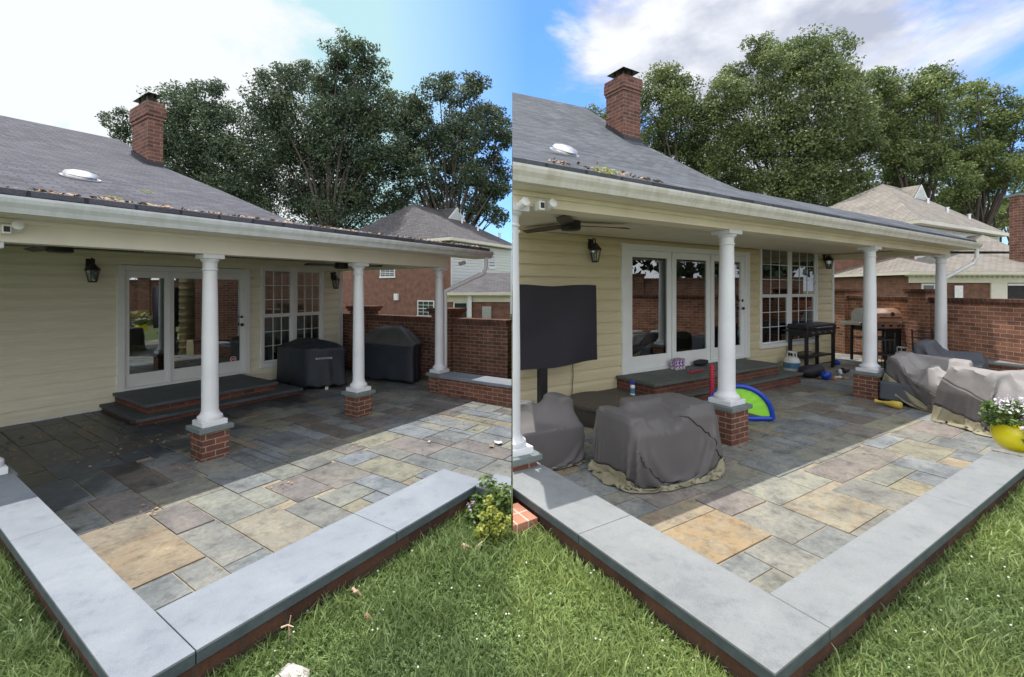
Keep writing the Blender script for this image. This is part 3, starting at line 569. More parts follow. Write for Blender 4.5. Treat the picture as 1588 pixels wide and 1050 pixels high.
    for k in range(2):
        a0, a1 = (w1+f, mid-f*.8) if k == 0 else (mid+f*.8, w2-f); zm = y0+.03+(Hh-f-.03)*.5
        for (q0, q1, bb) in ((y0+.032, zm, -.012), (zm, y1-f-.002, .008)):
            m2 = MB(); s_ = .035; m2.box(a0+.001, a0+s_, bb-.01, bb+.02, q0, q1); m2.box(a1-s_, a1-.001, bb-.01, bb+.02, q0, q1); m2.box(a0+s_, a1-s_, bb-.01, bb+.019, q0, q0+s_); m2.box(a0+s_, a1-s_, bb-.01, bb+.019, q1-s_, q1)
            m2.build('sash', 'vinyl', wn_, bev=.002)
            mm = MB(); A0, A1, Q0, Q1 = a0+s_, a1-s_, q0+s_, q1-s_
            for j in (1, 2): mm.box(A0+(A1-A0)*j/3-.006, A0+(A1-A0)*j/3+.006, bb+.006, bb+.013, Q0, Q1)
            for j in (1, 2): mm.box(A0, A1, bb+.0055, bb+.0125, Q0+(Q1-Q0)*j/3-.006, Q0+(Q1-Q0)*j/3+.006)
            mm.build('muntins', 'vinyl', wn_); MB().box(A0-.003, A1+.003, bb, bb+.004, Q0-.003, Q1+.003).build('pane', 'glass', wn_)
        cu = MB(); nn = 26; vs = []
        for i in range(nn+1):
            x = a0-.02+(a1-a0+.04)*(i/nn); 
            bb = -.13+.025*math.sin(i*1.9)
            vs += [(x, bb, y0), (x, bb, y1-.02)]
        gap = lambda i: (i % nn) in (11, 12, 13)
        cu.add(vs, [(2*i, 2*i+2, 2*i+3, 2*i+1) for i in range(nn) if not gap(i)]); cu.build('curtain', 'curtain', wn_, smooth=True)
    # columns
    cr, ph, hs = D['cr'], D['ph'], D['hs']; prs = ph*.92; proto = None
    for k, u in enumerate(D['c']):
        if proto is None:
            mb = MB(); Hc = ht-hs; r = cr
            P = [(r*1.45, .055), (r*1.5, .075), (r*1.45, .10), (r*1.22, .115), (r*1.12, .13), (r*1.03, .15)]
            for i in range(11): f_ = i/10; P.append((r*(1.0-.17*f_**1.8), .16+(Hc-.34)*f_))
            P += [(r*.95, Hc-.175), (r*.95, Hc-.16), (r*.84, Hc-.15), (r*.86, Hc-.09), (r*1.12, Hc-.065), (r*1.15, Hc-.05)]
            mb.lathe(P, seg=40); s_ = r*1.52; mb.box(-s_, s_, -s_, s_, 0, .056); s2 = r*1.28; mb.box(-s2, s2, -s2, s2, Hc-.05, Hc-.001)
            c = mb.build('column', 'column', h, bev=.004, smooth=True); c.location = (u, -vc, hs)
            p_ = MB().box(-ph, ph, -ph, ph, -hs-.02, -.05).build('brick_pedestal', 'brick_red', c)
            sl_ = MB().box(-ph-.035, ph+.035, -ph-.035, ph+.035, -.05, -.001).build('pedestal_slab', 'slab', c, bev=.004); proto = (c, p_, sl_)
        else:
            c = proto[0].copy(); COL.objects.link(c); c.location = (u, -vc, hs)
            for q_ in proto[1:]: x = q_.copy(); COL.objects.link(x); x.parent = c
    # downspout
    a = D['c'][3]; mb = MB(); zz = ze-.12; x1 = ue-.16
    for (p0, p1) in (((x1, ve+.03, zz), (x1, ve+.03, zz-.18)), ((x1, ve+.03, zz-.18), (x1-.03, ve-.02, zz-.30)), ((x1-.03, ve-.02, zz-.30), (a+cr+.05, vc+.02, zz-.62)), ((a+cr+.05, vc+.02, zz-.62), (a+cr+.05, vc+.02, hs+.01))): mb.tube([p0, p1], .035, 10)
    for p in ((x1, ve+.03, zz-.18), (x1-.03, ve-.02, zz-.30), (a+cr+.05, vc+.02, zz-.62)): mb.ball(p, .036)
    mb.build('downspout', 'white', h, smooth=True)
hL = thing(PL, 'house', 'cream sided house with violet grey roof and column porch above the two black grill covers', 'house', 0, 0, 0)
house(A, hL)
hR = thing(PR, 'house', 'pale yellow sided house with slate grey roof and column porch above the covered patio furniture', 'house', 0, 0, 0)
house(B, hR)
# added brick wall hiding the second house's cut end and reflecting in the left doors
mb = MB(); ys = [6.75+.5*i for i in range(30)]; zs_ = []
for y_ in ys:
    d_ = (.012-PR.o[0], y_-PR.o[1]); u_ = d_[0]*PR.eu[0]+d_[1]*PR.eu[1]; v_ = d_[0]*PR.ev[0]+d_[1]*PR.ev[1]; rk_ = B['rake']; tt = [(i, rk_[i], rk_[i+1]) for i in range(len(rk_)-1) if rk_[i+1][0] <= v_ <= rk_[i][0]]
    f_ = ((tt[0][0]+(v_-tt[0][1][0])/(tt[0][2][0]-tt[0][1][0]))/(len(rk_)-1))**2 if tt else 1
    zs_.append(B['roofz'](v_)-.75*f_*(B['ue']-u_)/(B['ue']-B['umin'])-.16 if tt else 3)
for i in range(len(ys)-1):
    w0, w1_ = .15+.006*i, .156+.006*i
    mb.hexa([(.012, -ys[i], 0), (w0, -ys[i], 0), (w1_, -ys[i+1], 0), (.012, -ys[i+1], 0)], [(.012, -ys[i], zs_[i]), (w0, -ys[i], zs_[i]), (w1_, -ys[i+1], zs_[i+1]), (.012, -ys[i+1], zs_[i+1])])
ew = mb.build('added_end_wall', 'brick_fence'); ew.parent = hR; ew.matrix_parent_inverse = Matrix.Translation(hR.location).to_4x4() @ Matrix.Rotation(PR.rz, 4, 'Z'); ew.matrix_parent_inverse.invert()
# ------------------------------------------------------------ steps
def steps(D, label):
    pl = D['pl']; Lh = pl.lab == 'L'; t = thing(pl, 'patio_steps', label, 'steps', D['s0'], .4, 0); ox, oy = D['s0'], .4; tm = 'tread_wet' if Lh else 'tread'
    f = lambda a, b: (a-ox, b-oy)
    zt, zl = D['zt'], D['zd0']-.03; th = .045
    def slab(a0, a1, b0, b1, z): 
        x0, y0 = f(a0, b0); x1, y1 = f(a1, b1); return MB().box(x0, x1, y0, y1, z-th, z).build('tread', tm, t, bev=.006)
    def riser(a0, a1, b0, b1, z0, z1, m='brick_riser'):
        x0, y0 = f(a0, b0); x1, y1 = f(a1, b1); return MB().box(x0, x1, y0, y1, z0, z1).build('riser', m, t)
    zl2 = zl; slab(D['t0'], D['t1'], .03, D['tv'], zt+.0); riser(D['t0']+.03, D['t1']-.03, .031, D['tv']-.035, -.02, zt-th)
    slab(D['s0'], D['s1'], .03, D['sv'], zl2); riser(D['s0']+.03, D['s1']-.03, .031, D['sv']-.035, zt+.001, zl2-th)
    return t
steps(A, 'damp dark bluestone steps with brick risers below the sliding door of the cream house')
steps(B, 'dry bluestone steps with brick risers holding cans and toys below the sliding door')
# ------------------------------------------------------------ seat walls
def seatwall(D, label, edge):
    pl = D['pl']; Lh = pl.lab == 'L'; ui, vi, zc, wu, wv, uj, vj = (D[k] for k in ('ui', 'vi', 'zc', 'wu', 'wv', 'uj', 'vj')); cm = 'coping_a' if Lh else 'coping_b'; th = .06
    t = thing(pl, 'seat_wall', label, 'low wall', ui, vi); f = lambda a, b: (a-ui, b-vi); vtop = D['vc']-D['ph']-.02
    def cop(a0, a1, b0, b1): 
        x0, y0 = f(a0, b0); x1, y1 = f(a1, b1); MB().box(x0+.002, x1-.002, y0+.002, y1-.002, zc-.014, zc).build('coping_stone', cm, t, bev=.003)
        MB().box(x0+.003, x1-.003, y0+.003, y1-.003, zc-th, zc-.0145).build('coping_edge', 'coping_edge', t)
    # leg towards the house, corner piece, leg along the lawn, return at its end
    e = D['uend']; s = .02
    cop(ui-wu, ui, vtop, vj); cop(ui-wu, ui, vj, vi+wv); cop(ui, uj, vi, vi+wv); cop(uj, e+.12*D['lu'], vi, vi+wv)
    cop(e-.03, e+D['wu'], vi+wv, vi+wv+1.6)
    mb = MB(); 
    for (a0, a1, b0, b1) in ((ui-wu+s, ui-s, vtop+.03, vi+wv-s), (ui-s+.001, e+.1*D['lu'], vi+s, vi+wv-s-.001), (e, e+D['wu']-s, vi+wv-s, vi+wv+1.58)):
        x0, y0 = f(a0, b0); x1, y1 = f(a1, b1); mb.box(x0, x1, y0, y1, -.15, zc-th)
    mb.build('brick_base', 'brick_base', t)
    return t
seatwall(A, 'low brick seat wall with blue grey coping around the empty patio', 1)
seatwall(B, 'low brick seat wall with pale grey coping carrying the yellow flower pot', 1)
def farwall(D, label):
    pl = D['pl']; u = D['c'][3]; ph = D['ph']; zc = D['hs']-.005; t = thing(pl, 'seat_wall', label, 'low wall', u, D['vc']+ph)
    w = .2 if pl.lab == 'L' else .24; L_ = 4
    MB().box(-w, w, .04, L_, zc-.05, zc).build('coping_stone', 'coping_a' if pl.lab == 'L' else 'coping_b', t, bev=.004); MB().box(-w+.04, w-.04, .0, L_, -.02, zc-.051).build('brick_base', 'brick_red', t)
farwall(A, 'brick seat wall with grey coping running from the last porch column in front of the brick fence')
farwall(B, 'brick seat wall with pale coping behind the faded covered furniture')
# small brick ledge outside the right-hand seat wall
a0, b0 = PR.g(855, 803, .2); 
t = thing(PR, 'brick_ledge', 'low ledge of orange red bricks on edge beside the lawn corner', 'brick ledge', -1.24, 2.78)
MB().box(-1.2, -.015, -.13, .13, -.2, .265).build('brick_top', 'brick_ledge', t, bev=.004)
# ------------------------------------------------------------ brick fences
def fence(p0, p1, z, mat, label, piers, group='brick fences behind the patios'):
    d = (Vector(p1)-Vector(p0)); L_ = d.length; pl = Place(p0, (d.x, d.y), 'F'); t = thing(pl, 'brick_fence', label, 'fence', 0, 0)
    MB().box(0, L_, -.11, .11, -.1, z-.12).build('brickwork', mat, t)
    mb = MB(); mb.box(0, L_, -.13, .13, z-.119, z-.07); n = int(L_/.11)
    for i in range(n): mb.box(i*L_/n+.005, (i+1)*L_/n-.005, -.15, .15, z-.069, z)
    mb.build('cap_course', M['cap_brick'], t)
    for s in piers:
        pr = MB().box(s-.24, s+.24, -.2, .2, -.1, z+.08).build('pier', mat, t)
        m2 = MB(); m2.box(s-.28, s+.28, -.24, .24, z+.081, z+.13); m2.box(s-.31, s+.31, -.27, .27, z+.131, z+.19); m2.build('pier_cap', M['cap_brick'], pr)
    return pl, t
M['cap_brick'] = brickmat('cap_brick', (.17, .085, .06), (.10, .055, .045), (.20, .16, .13), .1, 1.0, soldier=True)
def along(p0, p1, px):
    k = (px-794)/F; d = Vector(p1)-Vector(p0); s_ = (p0[0]-k*p0[1])/(k*d.y-d.x); return s_*d.length
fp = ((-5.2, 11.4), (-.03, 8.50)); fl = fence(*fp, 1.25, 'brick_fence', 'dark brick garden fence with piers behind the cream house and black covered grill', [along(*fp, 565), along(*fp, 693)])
fp = ((9.75, 15.2), (9.45, 5.5)); fr = fence(*fp, 1.64, 'brick_fence_sun', 'brick garden fence coloured orange for sunlight with piers behind the stainless grill', [along(*fp, 1312), along(*fp, 1435)])
# small tap on the left fence
# ------------------------------------------------------------ neighbour houses
def neighbour(p, d, eave, W_, L_, apex_b, apex_z, sun, label):
    pl = Place(p, d, 'N'); t = thing(pl, 'neighbour_house', label, 'house', 0, 0)
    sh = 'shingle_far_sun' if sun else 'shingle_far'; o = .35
    MB().box(0, .3, -W_, 0, -1.5, eave-.25).build('brick_wall', 'brick_far', t)
    mb = MB(); lap_wall(mb, .02, L_, -1.5, eave-.25, .2, off=.0); mb.box(.0, .16, .002, .05, -1.5, eave-.25); mb.build('siding_wall', 'siding_white', t)
    mb = MB(); mb.box(.31, L_, -W_, -.05, -1.5, eave-.3); mb.build('far_wall', 'siding_white', t)
    mb = MB(); a0, a1, b0, b1 = -o, L_+o, -W_-o, o; m = -W_/2; r1 = L_-apex_b*.6
    mb.add([(a0, b1, eave), (a1, b1, eave), (a1, b0, eave), (a0, b0, eave), (apex_b, m, apex_z), (r1, m, apex_z)], [(0, 1, 5, 4), (1, 2, 5), (2, 3, 4, 5), (3, 0, 4), (0, 1, 2, 3)]); rf = mb.build('roof', sh, t)
    mb = MB(); mb.box(a0-.05, a1+.05, b1-.02, b1+.08, eave-.2, eave-.02); mb.box(a0-.08, a0+.02, b0, b1-.021, eave-.2, eave-.02); mb.box(a0, a1-.1, b1-.6, b1-.03, eave-.21, eave-.15); mb.box(a0+.03, .0, b0, b1-.7, eave-.212, eave-.15); mb.build('eave_trim', 'cream_trim', t)
    # gabled vent dormer on the slope facing the patio
    gu = apex_b+ (1.7 if sun else 2.6); gw = 1.0; gz = apex_z; gb = m+.9*(W_/2+o)*.36; hz = (apex_z-eave)*.30
    base = apex_z-(apex_z-eave)*(gb-m)/(W_/2+o)
    mb = MB(); mb.add([(gu-gw, gb, base), (gu+gw, gb, base), (gu, gb, base+gw*.95), (gu, m, base+gw*.95), (gu-gw, m+.0, base+.0), (gu+gw, m, base)], [(0, 2, 3, 4), (1, 2, 3, 5), (0, 1, 2)]); dm = mb.build('dormer', sh, rf)
    mb = MB(); mb.add([(gu-gw*1.08, gb+.06, base-.02), (gu+gw*1.08, gb+.06, base-.02), (gu, gb+.06, base+gw*1.0)], [(0, 1, 2)]); mb.build('vent_trim', 'white', dm)
    mb = MB(); k = 9
    for i in range(k):
        f0 = i/k; q = gw*.82*(1-f0); z_ = base+.06+gw*.78*f0; mb.box(gu-q, gu+q, gb+.062, gb+.10, z_, z_+gw*.78/k*.62)
    mb.build('louvre', 'siding_white', dm)
    for i, (uu, fb) in enumerate(((gu+.2, .62), (gu+2.2, .72), (gu-.1, .42))):
        bb = m+(W_/2+o)*fb; zz = apex_z-(apex_z-eave)*fb; mb = MB(); mb.lathe([(.09, -.1), (.09, .25), (.12, .25), (.12, .3)], uu, bb, 10); 
        ob = mb.build('vent_pipe', 'alu', rf); 
        for v_ in ob.data.vertices: v_.co.z += zz
    return pl, t
def nwin(pl, t, plane, a0, a1, z0, z1):     # a window on the brick end (u = 0) or the sided face (v = 0)
    mb = MB(); g_ = MB(); mm = MB(); f = .07
    def bx(m_, x0, x1, q0, q1, d0, d1):
        if plane == 'u': m_.box(-d1, -d0, x0, x1, q0, q1)
        else: m_.box(x0, x1, d0, d1, q0, q1)
    bx(mb, a0, a0+f, z0, z1, .0, .05); bx(mb, a1-f, a1, z0, z1, .0, .05); bx(mb, a0+f, a1-f, z1-f, z1, 0, .05); bx(mb, a0-.05, a1+.05, z0-.05, z0+f, 0, .08); bx(mb, a0+f, a1-f, (z0+z1)/2-.02, (z0+z1)/2+.02, 0, .04)
    w_ = mb.build('window', 'white', t); bx(g_, a0+f, a1-f, z0+f, z1-f, .022, .028); g_.build('pane', 'dark_glass' if 0 else M['pane_far'], w_)
    for j in (1, 2): x = a0+f+(a1-a0-2*f)*j/3; bx(mm, x-.012, x+.012, z0+f, z1-f, .029, .036)
    for j in (1, 3): q = z0+f+(z1-z0-2*f)*j/4; bx(mm, a0+f, a1-f, q-.012, q+.012, .0292, .0362)
    mm.build('muntins', 'white', w_)
mpf, t_, b_ = newmat('far_pane'); b_.inputs['Base Color'].default_value = (.03, .045, .045, 1); b_.inputs['Roughness'].default_value = .08; M['pane_far'] = mpf
nL, tL = neighbour((-3.80, 28.0), (.53, .85), 5.0, 12.0, 7.4, 2.85, 8.15, False, 'brown brick neighbour house with grey hipped roof behind the dark brick fence')
nR, tR = neighbour((21.4, 24.0), (.88, .47), 5.45, 8.0, 12.0, 6.2, 8.9, True, 'brick and white sided neighbour house with hipped roof coloured tan for sunlight behind the orange fence')
def wpix(pl, t, plane, x0, x1, y0_, y1_):
    f = pl.ul if plane == 'u' else pl.wl; xm = (x0+x1)/2
    a, _ = f(x0, 400, 0); b, _ = f(x1, 400, 0); zt = f(xm, y0_, 0)[1]; zb = f(xm, y1_, 0)[1]; nwin(pl, t, plane, min(a, b), max(a, b), zb, zt)
wpix(nL, tL, 'u', 590, 613, 416, 430); wpix(nL, tL, 'u', 648, 674, 466, 491); wpix(nL, tL, 'v', 757, 767, 390, 416)
wpix(nR, tR, 'u', 1322, 1341, 386, 400); wpix(nR, tR, 'u', 1377, 1403, 435, 459); wpix(nR, tR, 'v', 1513, 1529, 367, 390)
v_, z_ = nL.ul(616, 460, 0); MB().box(-.16, 0, v_-.18, v_+.18, z_-.25, z_+.2).build('wall_box', 'white', tL, bev=.02)
# single-storey wings
def wing(pl, x0, x1, eave, yd, ridge_z, depth, rx0, label, sun, garage, chim, ridge2=None):
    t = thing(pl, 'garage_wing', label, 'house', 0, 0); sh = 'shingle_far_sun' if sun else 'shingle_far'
    MB().box(.3, x1-x0, -depth, -.35, -2, eave-.2).build('brick_wall', 'brick_far', t)
    mb = MB(); r = depth/2; mb.add([(0, 0, eave), (x1-x0, 0, eave), (x1-x0, -depth, eave), (0, -depth, eave), (rx0, -r, ridge_z), (x1-x0, -r, ridge_z)], [(0, 1, 5, 4), (3, 0, 4), (1, 2, 5), (2, 3, 4, 5), (0, 1, 2, 3)]); rf = mb.build('roof', sh, t)
    mb = MB(); mb.box(-.05, x1-x0, -.02, .10, eave-.16, eave-.01); mb.box(.1, x1-x0, -.34, -.021, eave-.22, eave-.14); mb.box(.3, x1-x0, -.345, -.26, eave-.55, eave-.221); mb.box(-.05, .05, -depth, -.021, eave-.16, eave-.01); n = int((x1-x0)/.25)
    for i in range(n): mb.box(.35+i*.25, .35+i*.25+.13, -.26, -.2, eave-.30, eave-.222)
    mb.build('dentil_trim', 'cream_trim', t)
    return t, rf
k = 22/F; wR = Place(((1409-794)*k, 22.0), (1, 0.0), 'N')
tw, rfw = wing(wR, 0, 9, CAMH+26*k+.02, 22, 3.95, 7, 2.3, 'single storey brick garage wing with cream dentil trim to the right of the neighbour house', True, True, True)
mb = MB(); mb.add([(4.6, -3.0, 3.90), (9, -3.0, 3.9), (9, -5.2, 5.1), (6.0, -5.2, 4.7)], [(0, 1, 2, 3)]); mb.build('upper_roof', 'shingle_far_sun', tw)
def px_wing(pl, x0, x1, y0_, y1_, v): 
    a = pl.wl(x0, 400, v)[0]; b = pl.wl(x1, 400, v)[0]; return a, b, pl.wl(x0, y1_, v)[1], pl.wl(x0, y0_, v)[1]
a, b, q0, q1 = px_wing(wR, 1476, 1489, 443, 463, -.35); MB().box(a, b, -.349, -.2, q0, q1).build('meter_box', 'alu', tw)
a, b, q0, q1 = px_wing(wR, 1535, 1560, 437, 520, -.35); MB().box(a, b, -.348, -.28, -1, q1).build('garage_trim', 'cream_trim', tw)
a, b, q0, q1 = px_wing(wR, 1561, 1600, 443, 520, -.35); MB().box(a, b+1, -.347, -.31, -1, q1).build('garage_opening', 'dark', tw); MB().box(a, b+1, -.309, -.27, q1, q1+.1).build('opening_head', 'white', tw)
a, b, q0, q1 = px_wing(wR, 1428, 1449, 440, 452, -.35); mb = MB(); mb.box(a, b, -.349, -.29, q0-.6, q1); w_ = mb.build('window', 'white', tw); MB().box(a+.08, b-.08, -.289, -.284, q0-.5, q1-.08).build('pane', M['pane_far'], w_)
a, b, q0, q1 = px_wing(wR, 1571, 1592, 303, 380, -1.5); a += .35; b += .35; ch = MB().box(a, b+.2, -2.0, -1.5, 2.0, q1).build('chimney', 'brick_chimney', tw); MB().box(a-.05, b+.25, -2.25, -1.45, q1+.001, q1+.12).build('chimney_cap', 'slab', ch)
k = 25/F; wL = Place(((683-794)*k, 25.0), (1, 0), 'N')
tw, rfw = wing(wL, 0, 3.85, CAMH-5.5*k, 25, CAMH+28*k, 6, 1.9, 'small brick wing with cream eave and grey roof behind the dark brick fence', False, False, False)
a, b, q0, q1 = px_wing(wL, 703, 726, 468, 492, -.35); mb = MB(); mb.box(a, b, -.349, -.29, q0-.2, q1); w_ = mb.build('window', 'white', tw); MB().box(a+.08, b-.08, -.289, -.284, q0-.1, q1-.08).build('pane', M['pane_far'], w_)
a, b, q0, q1 = px_wing(wL, 748, 762, 475, 496, -.35); MB().box(a, b, -.349, -.2, q0-.2, q1).build('meter_box', 'alu', tw)
a, b, q0, q1 = px_wing(wL, 726, 732, 460, 496, -.35); MB().box(a, b, -.15, -.05, q0-.3, q1+.1).build('downspout', 'white', tw)
# ------------------------------------------------------------ trees
def leaves(clumps, mat, name, parent, size=.3, per=42, seed=1, flat=.55):
    r = np.random.default_rng(seed); C = np.asarray(clumps); n = len(C)*per
    ci = np.repeat(np.arange(len(C)), per); d = r.normal(size=(n, 3)); d /= np.linalg.norm(d, axis=1)[:, None]
    rad = C[ci, 3]*r.uniform(.25, 1.0, n)**.6; pos = C[ci, :3]+d*rad[:, None]*np.array([1, 1, .7])
    nr = d*.5+r.normal(size=(n, 3))*.7+np.array([0, 0, flat]); nr /= np.linalg.norm(nr, axis=1)[:, None]
    a = np.cross(nr, r.normal(size=(n, 3))); a /= np.linalg.norm(a, axis=1)[:, None]; b = np.cross(nr, a)
    s = size*r.uniform(.55, 1.25, n)[:, None]
    V = np.stack([pos-a*s*.5, pos-b*s*.28+nr*s*.06, pos+a*s*.5, pos+b*s*.28+nr*s*.06], 1).reshape(-1, 3)
    return rawmesh(name, V, np.arange(4*n).reshape(-1, 4), mat, parent)
def tree(label, D_, lobes, trunk, mat, size=.235, per=78, dens=1.0, seed=1, thin=1.0, group='trees beyond the houses'):
    k = D_/F; r = np.random.default_rng(seed); tx = (trunk-794)*k
    t = bpy.data.objects.new('tree', None); COL.objects.link(t); t.location = (tx, D_, -1.0); tag(t, label, 'tree', group)
    cl = []; mb = MB(); base = Vector((0, 0, 0)); top = max((HOR-l[1]) for l in lobes)*k+CAMH
    forkz = max(3.0, top*.32)
    mb.tube([(0, 0, 0), (.1, 0, forkz*.5), (0, .1, forkz)], .30, 9, .22)
    for (px, py, rp, *dd) in lobes:
        c = np.array([(px-794)*k-tx, (dd[0] if dd else r.uniform(-2.5, 2.5)), CAMH-(py-HOR)*k+1.0]); rad = rp*k
        n = max(6, int(dens*12.5*rad**2))
        q = r.normal(size=(n, 3)); q /= np.linalg.norm(q, axis=1)[:, None]; q *= (rad*r.uniform(.2, 1, n)**.45)[:, None]; q[:, 1] *= .9
        sub = np.concatenate([c+q, (r.uniform(.16, .30, n)*rad*.9+.34)[:, None]*thin], 1); cl.append(sub)
        mid = (np.array([0, 0, forkz])*.5+c*.5)+r.normal(size=3)*.5; mid[2] = max(mid[2], forkz*.9)
        mb.tube([(0, 0, forkz*.92), (mid[0], -mid[1], mid[2]), (c[0], -c[1], c[2]+rad*.2)], .13, 6, .03)
        for s_ in sub[::6]: mb.tube([(c[0], -c[1], c[2]-rad*.4), (s_[0], -s_[1], s_[2])], .04, 4, .012)
    mb.build('trunk', 'bark', t); C = np.concatenate(cl); leaves(C, mat, 'crown', t, size, per, seed); return t
def lobegrid(pts): return pts
tree('rounded dark green tree beside the chimney of the cream house', 40, [(300, 185, 38), (350, 170, 30), (265, 215, 38), (335, 215, 48), (235, 225, 34), (220, 205, 20), (285, 250, 45), (380, 215, 45), (345, 270, 50), (400, 270, 55), (400, 315, 45), (310, 165, 22), (360, 320, 40), (300, 290, 40)], 330, 'leaf_a', seed=3, dens=.95)
tree('tall broad dark oak in the middle above the cream porch roof', 36, [(455, 100, 26), (440, 130, 30), (540, 95, 26), (520, 120, 32), (575, 110, 24), (590, 130, 26), (555, 150, 42), (490, 150, 42), (430, 160, 38), (405, 175, 30), (460, 200, 60), (540, 210, 62), (590, 180, 40), (600, 235, 38), (430, 250, 55), (500, 270, 65), (570, 280, 50), (460, 320, 50), (530, 335, 50), (600, 300, 30)], 510, 'leaf_a', seed=4, dens=1.0)
tree('open crowned dark tree with bare stems right of the tall oak', 37, [(640, 160, 22), (650, 185, 30), (685, 150, 24), (700, 140, 14), (720, 160, 26), (745, 165, 22), (700, 190, 34), (740, 200, 34), (765, 175, 18), (772, 205, 16), (640, 225, 28), (690, 235, 30), (745, 245, 30), (770, 250, 16), (660, 275, 26), (765, 300, 20), (625, 200, 22), (735, 285, 22), (770, 335, 16), (705, 300, 18), (660, 215, 26), (720, 225, 30), (715, 265, 26), (760, 275, 22), (680, 260, 26), (630, 255, 24), (775, 230, 14), (615, 170, 22), (618, 225, 26), (780, 190, 16), (785, 215, 16), (782, 260, 16), (775, 290, 18), (740, 315, 24), (665, 300, 22), (655, 160, 20), (745, 150, 16)], 700, 'leaf_a', seed=5, dens=.95, thin=1.05)
tree('green tree beside the brick chimney of the pale yellow house', 40, [(1045, 125, 24), (1015, 145, 30), (1065, 140, 30), (1090, 165, 32), (1010, 185, 38), (1060, 195, 50), (930, 165, 22), (945, 190, 22), (1010, 225, 35), (1070, 250, 50), (1110, 220, 45), (1120, 280, 40), (1020, 115, 14), (1160, 300, 40)], 1060, 'leaf_b', seed=6, dens=.95)
tree('tall billowing sunlit oak behind the slate grey roof', 36, [(1180, 65, 24), (1165, 90, 24), (1210, 75, 26), (1260, 65, 24), (1285, 85, 26), (1310, 100, 24), (1245, 105, 40), (1200, 120, 42), (1150, 130, 36), (1125, 150, 30), (1290, 130, 40), (1170, 180, 60), (1250, 185, 65), (1310, 180, 35), (1150, 240, 50), (1215, 255, 60), (1290, 245, 50), (1190, 295, 40), (1260, 300, 45), (1320, 225, 28), (1310, 290, 26)], 1240, 'leaf_b', seed=7, dens=1.0)
tree('light green feathery tree with several bare stems above the tan roof', 37, [(1350, 125, 18), (1375, 150, 28), (1405, 125, 22), (1435, 140, 28), (1460, 125, 18), (1395, 180, 36), (1440, 185, 34), (1360, 200, 28), (1410, 225, 34), (1450, 230, 26), (1365, 245, 24), (1410, 270, 24), (1345, 165, 20), (1455, 275, 22), (1345, 290, 18), (1385, 215, 30), (1430, 255, 26), (1340, 225, 24), (1380, 255, 24), (1470, 170, 22), (1460, 205, 26), (1425, 160, 30), (1400, 150, 26), (1335, 270, 24), (1440, 290, 26), (1385, 285, 22), (1345, 140, 18)], 1420, 'leaf_c', seed=8, dens=.95, thin=1.05)
tree('tall slender topped green tree near the right edge above the garage', 38, [(1495, 140, 16), (1500, 165, 20), (1535, 130, 15), (1535, 155, 20), (1560, 155, 15), (1565, 180, 16), (1515, 195, 28), (1550, 205, 26), (1495, 225, 28), (1530, 245, 28), (1570, 215, 12), (1480, 250, 24), (1500, 280, 24), (1545, 285, 22), (1515, 170, 22), (1545, 180, 22), (1475, 215, 24), (1520, 220, 26), (1560, 250, 20), (1500, 250, 24), (1478, 280, 22), (1565, 280, 20), (1575, 165, 14), (1580, 240, 16), (1480, 165, 20), (1500, 130, 14), (1555, 230, 26), (1525, 275, 26), (1540, 130, 16), (1490, 310, 24), (1580, 200, 14), (1575, 270, 18)], 1510, 'leaf_c', seed=9, dens=.95, thin=1.05)
tree('low dark tree mass behind the garage wing', 42, [(1545, 300, 30), (1580, 290, 28), (1510, 320, 24), (1575, 330, 30), (1540, 340, 24), (1600, 320, 30), (1470, 310, 22), (1620, 260, 20)], 1550, 'leaf_c', seed=10, dens=.9)
tree('low dark green tree filling the gap behind the neighbour roof', 46, [(640, 310, 24), (690, 320, 26), (740, 320, 28), (765, 330, 18), (610, 330, 26)], 690, 'leaf_a', seed=12, dens=.6)
tree('low green tree behind the sunlit tan roof', 46, [(1330, 305, 26), (1370, 285, 24), (1420, 290, 24), (1300, 300, 30), (1460, 310, 24)], 1400, 'leaf_c', seed=13, dens=.5)
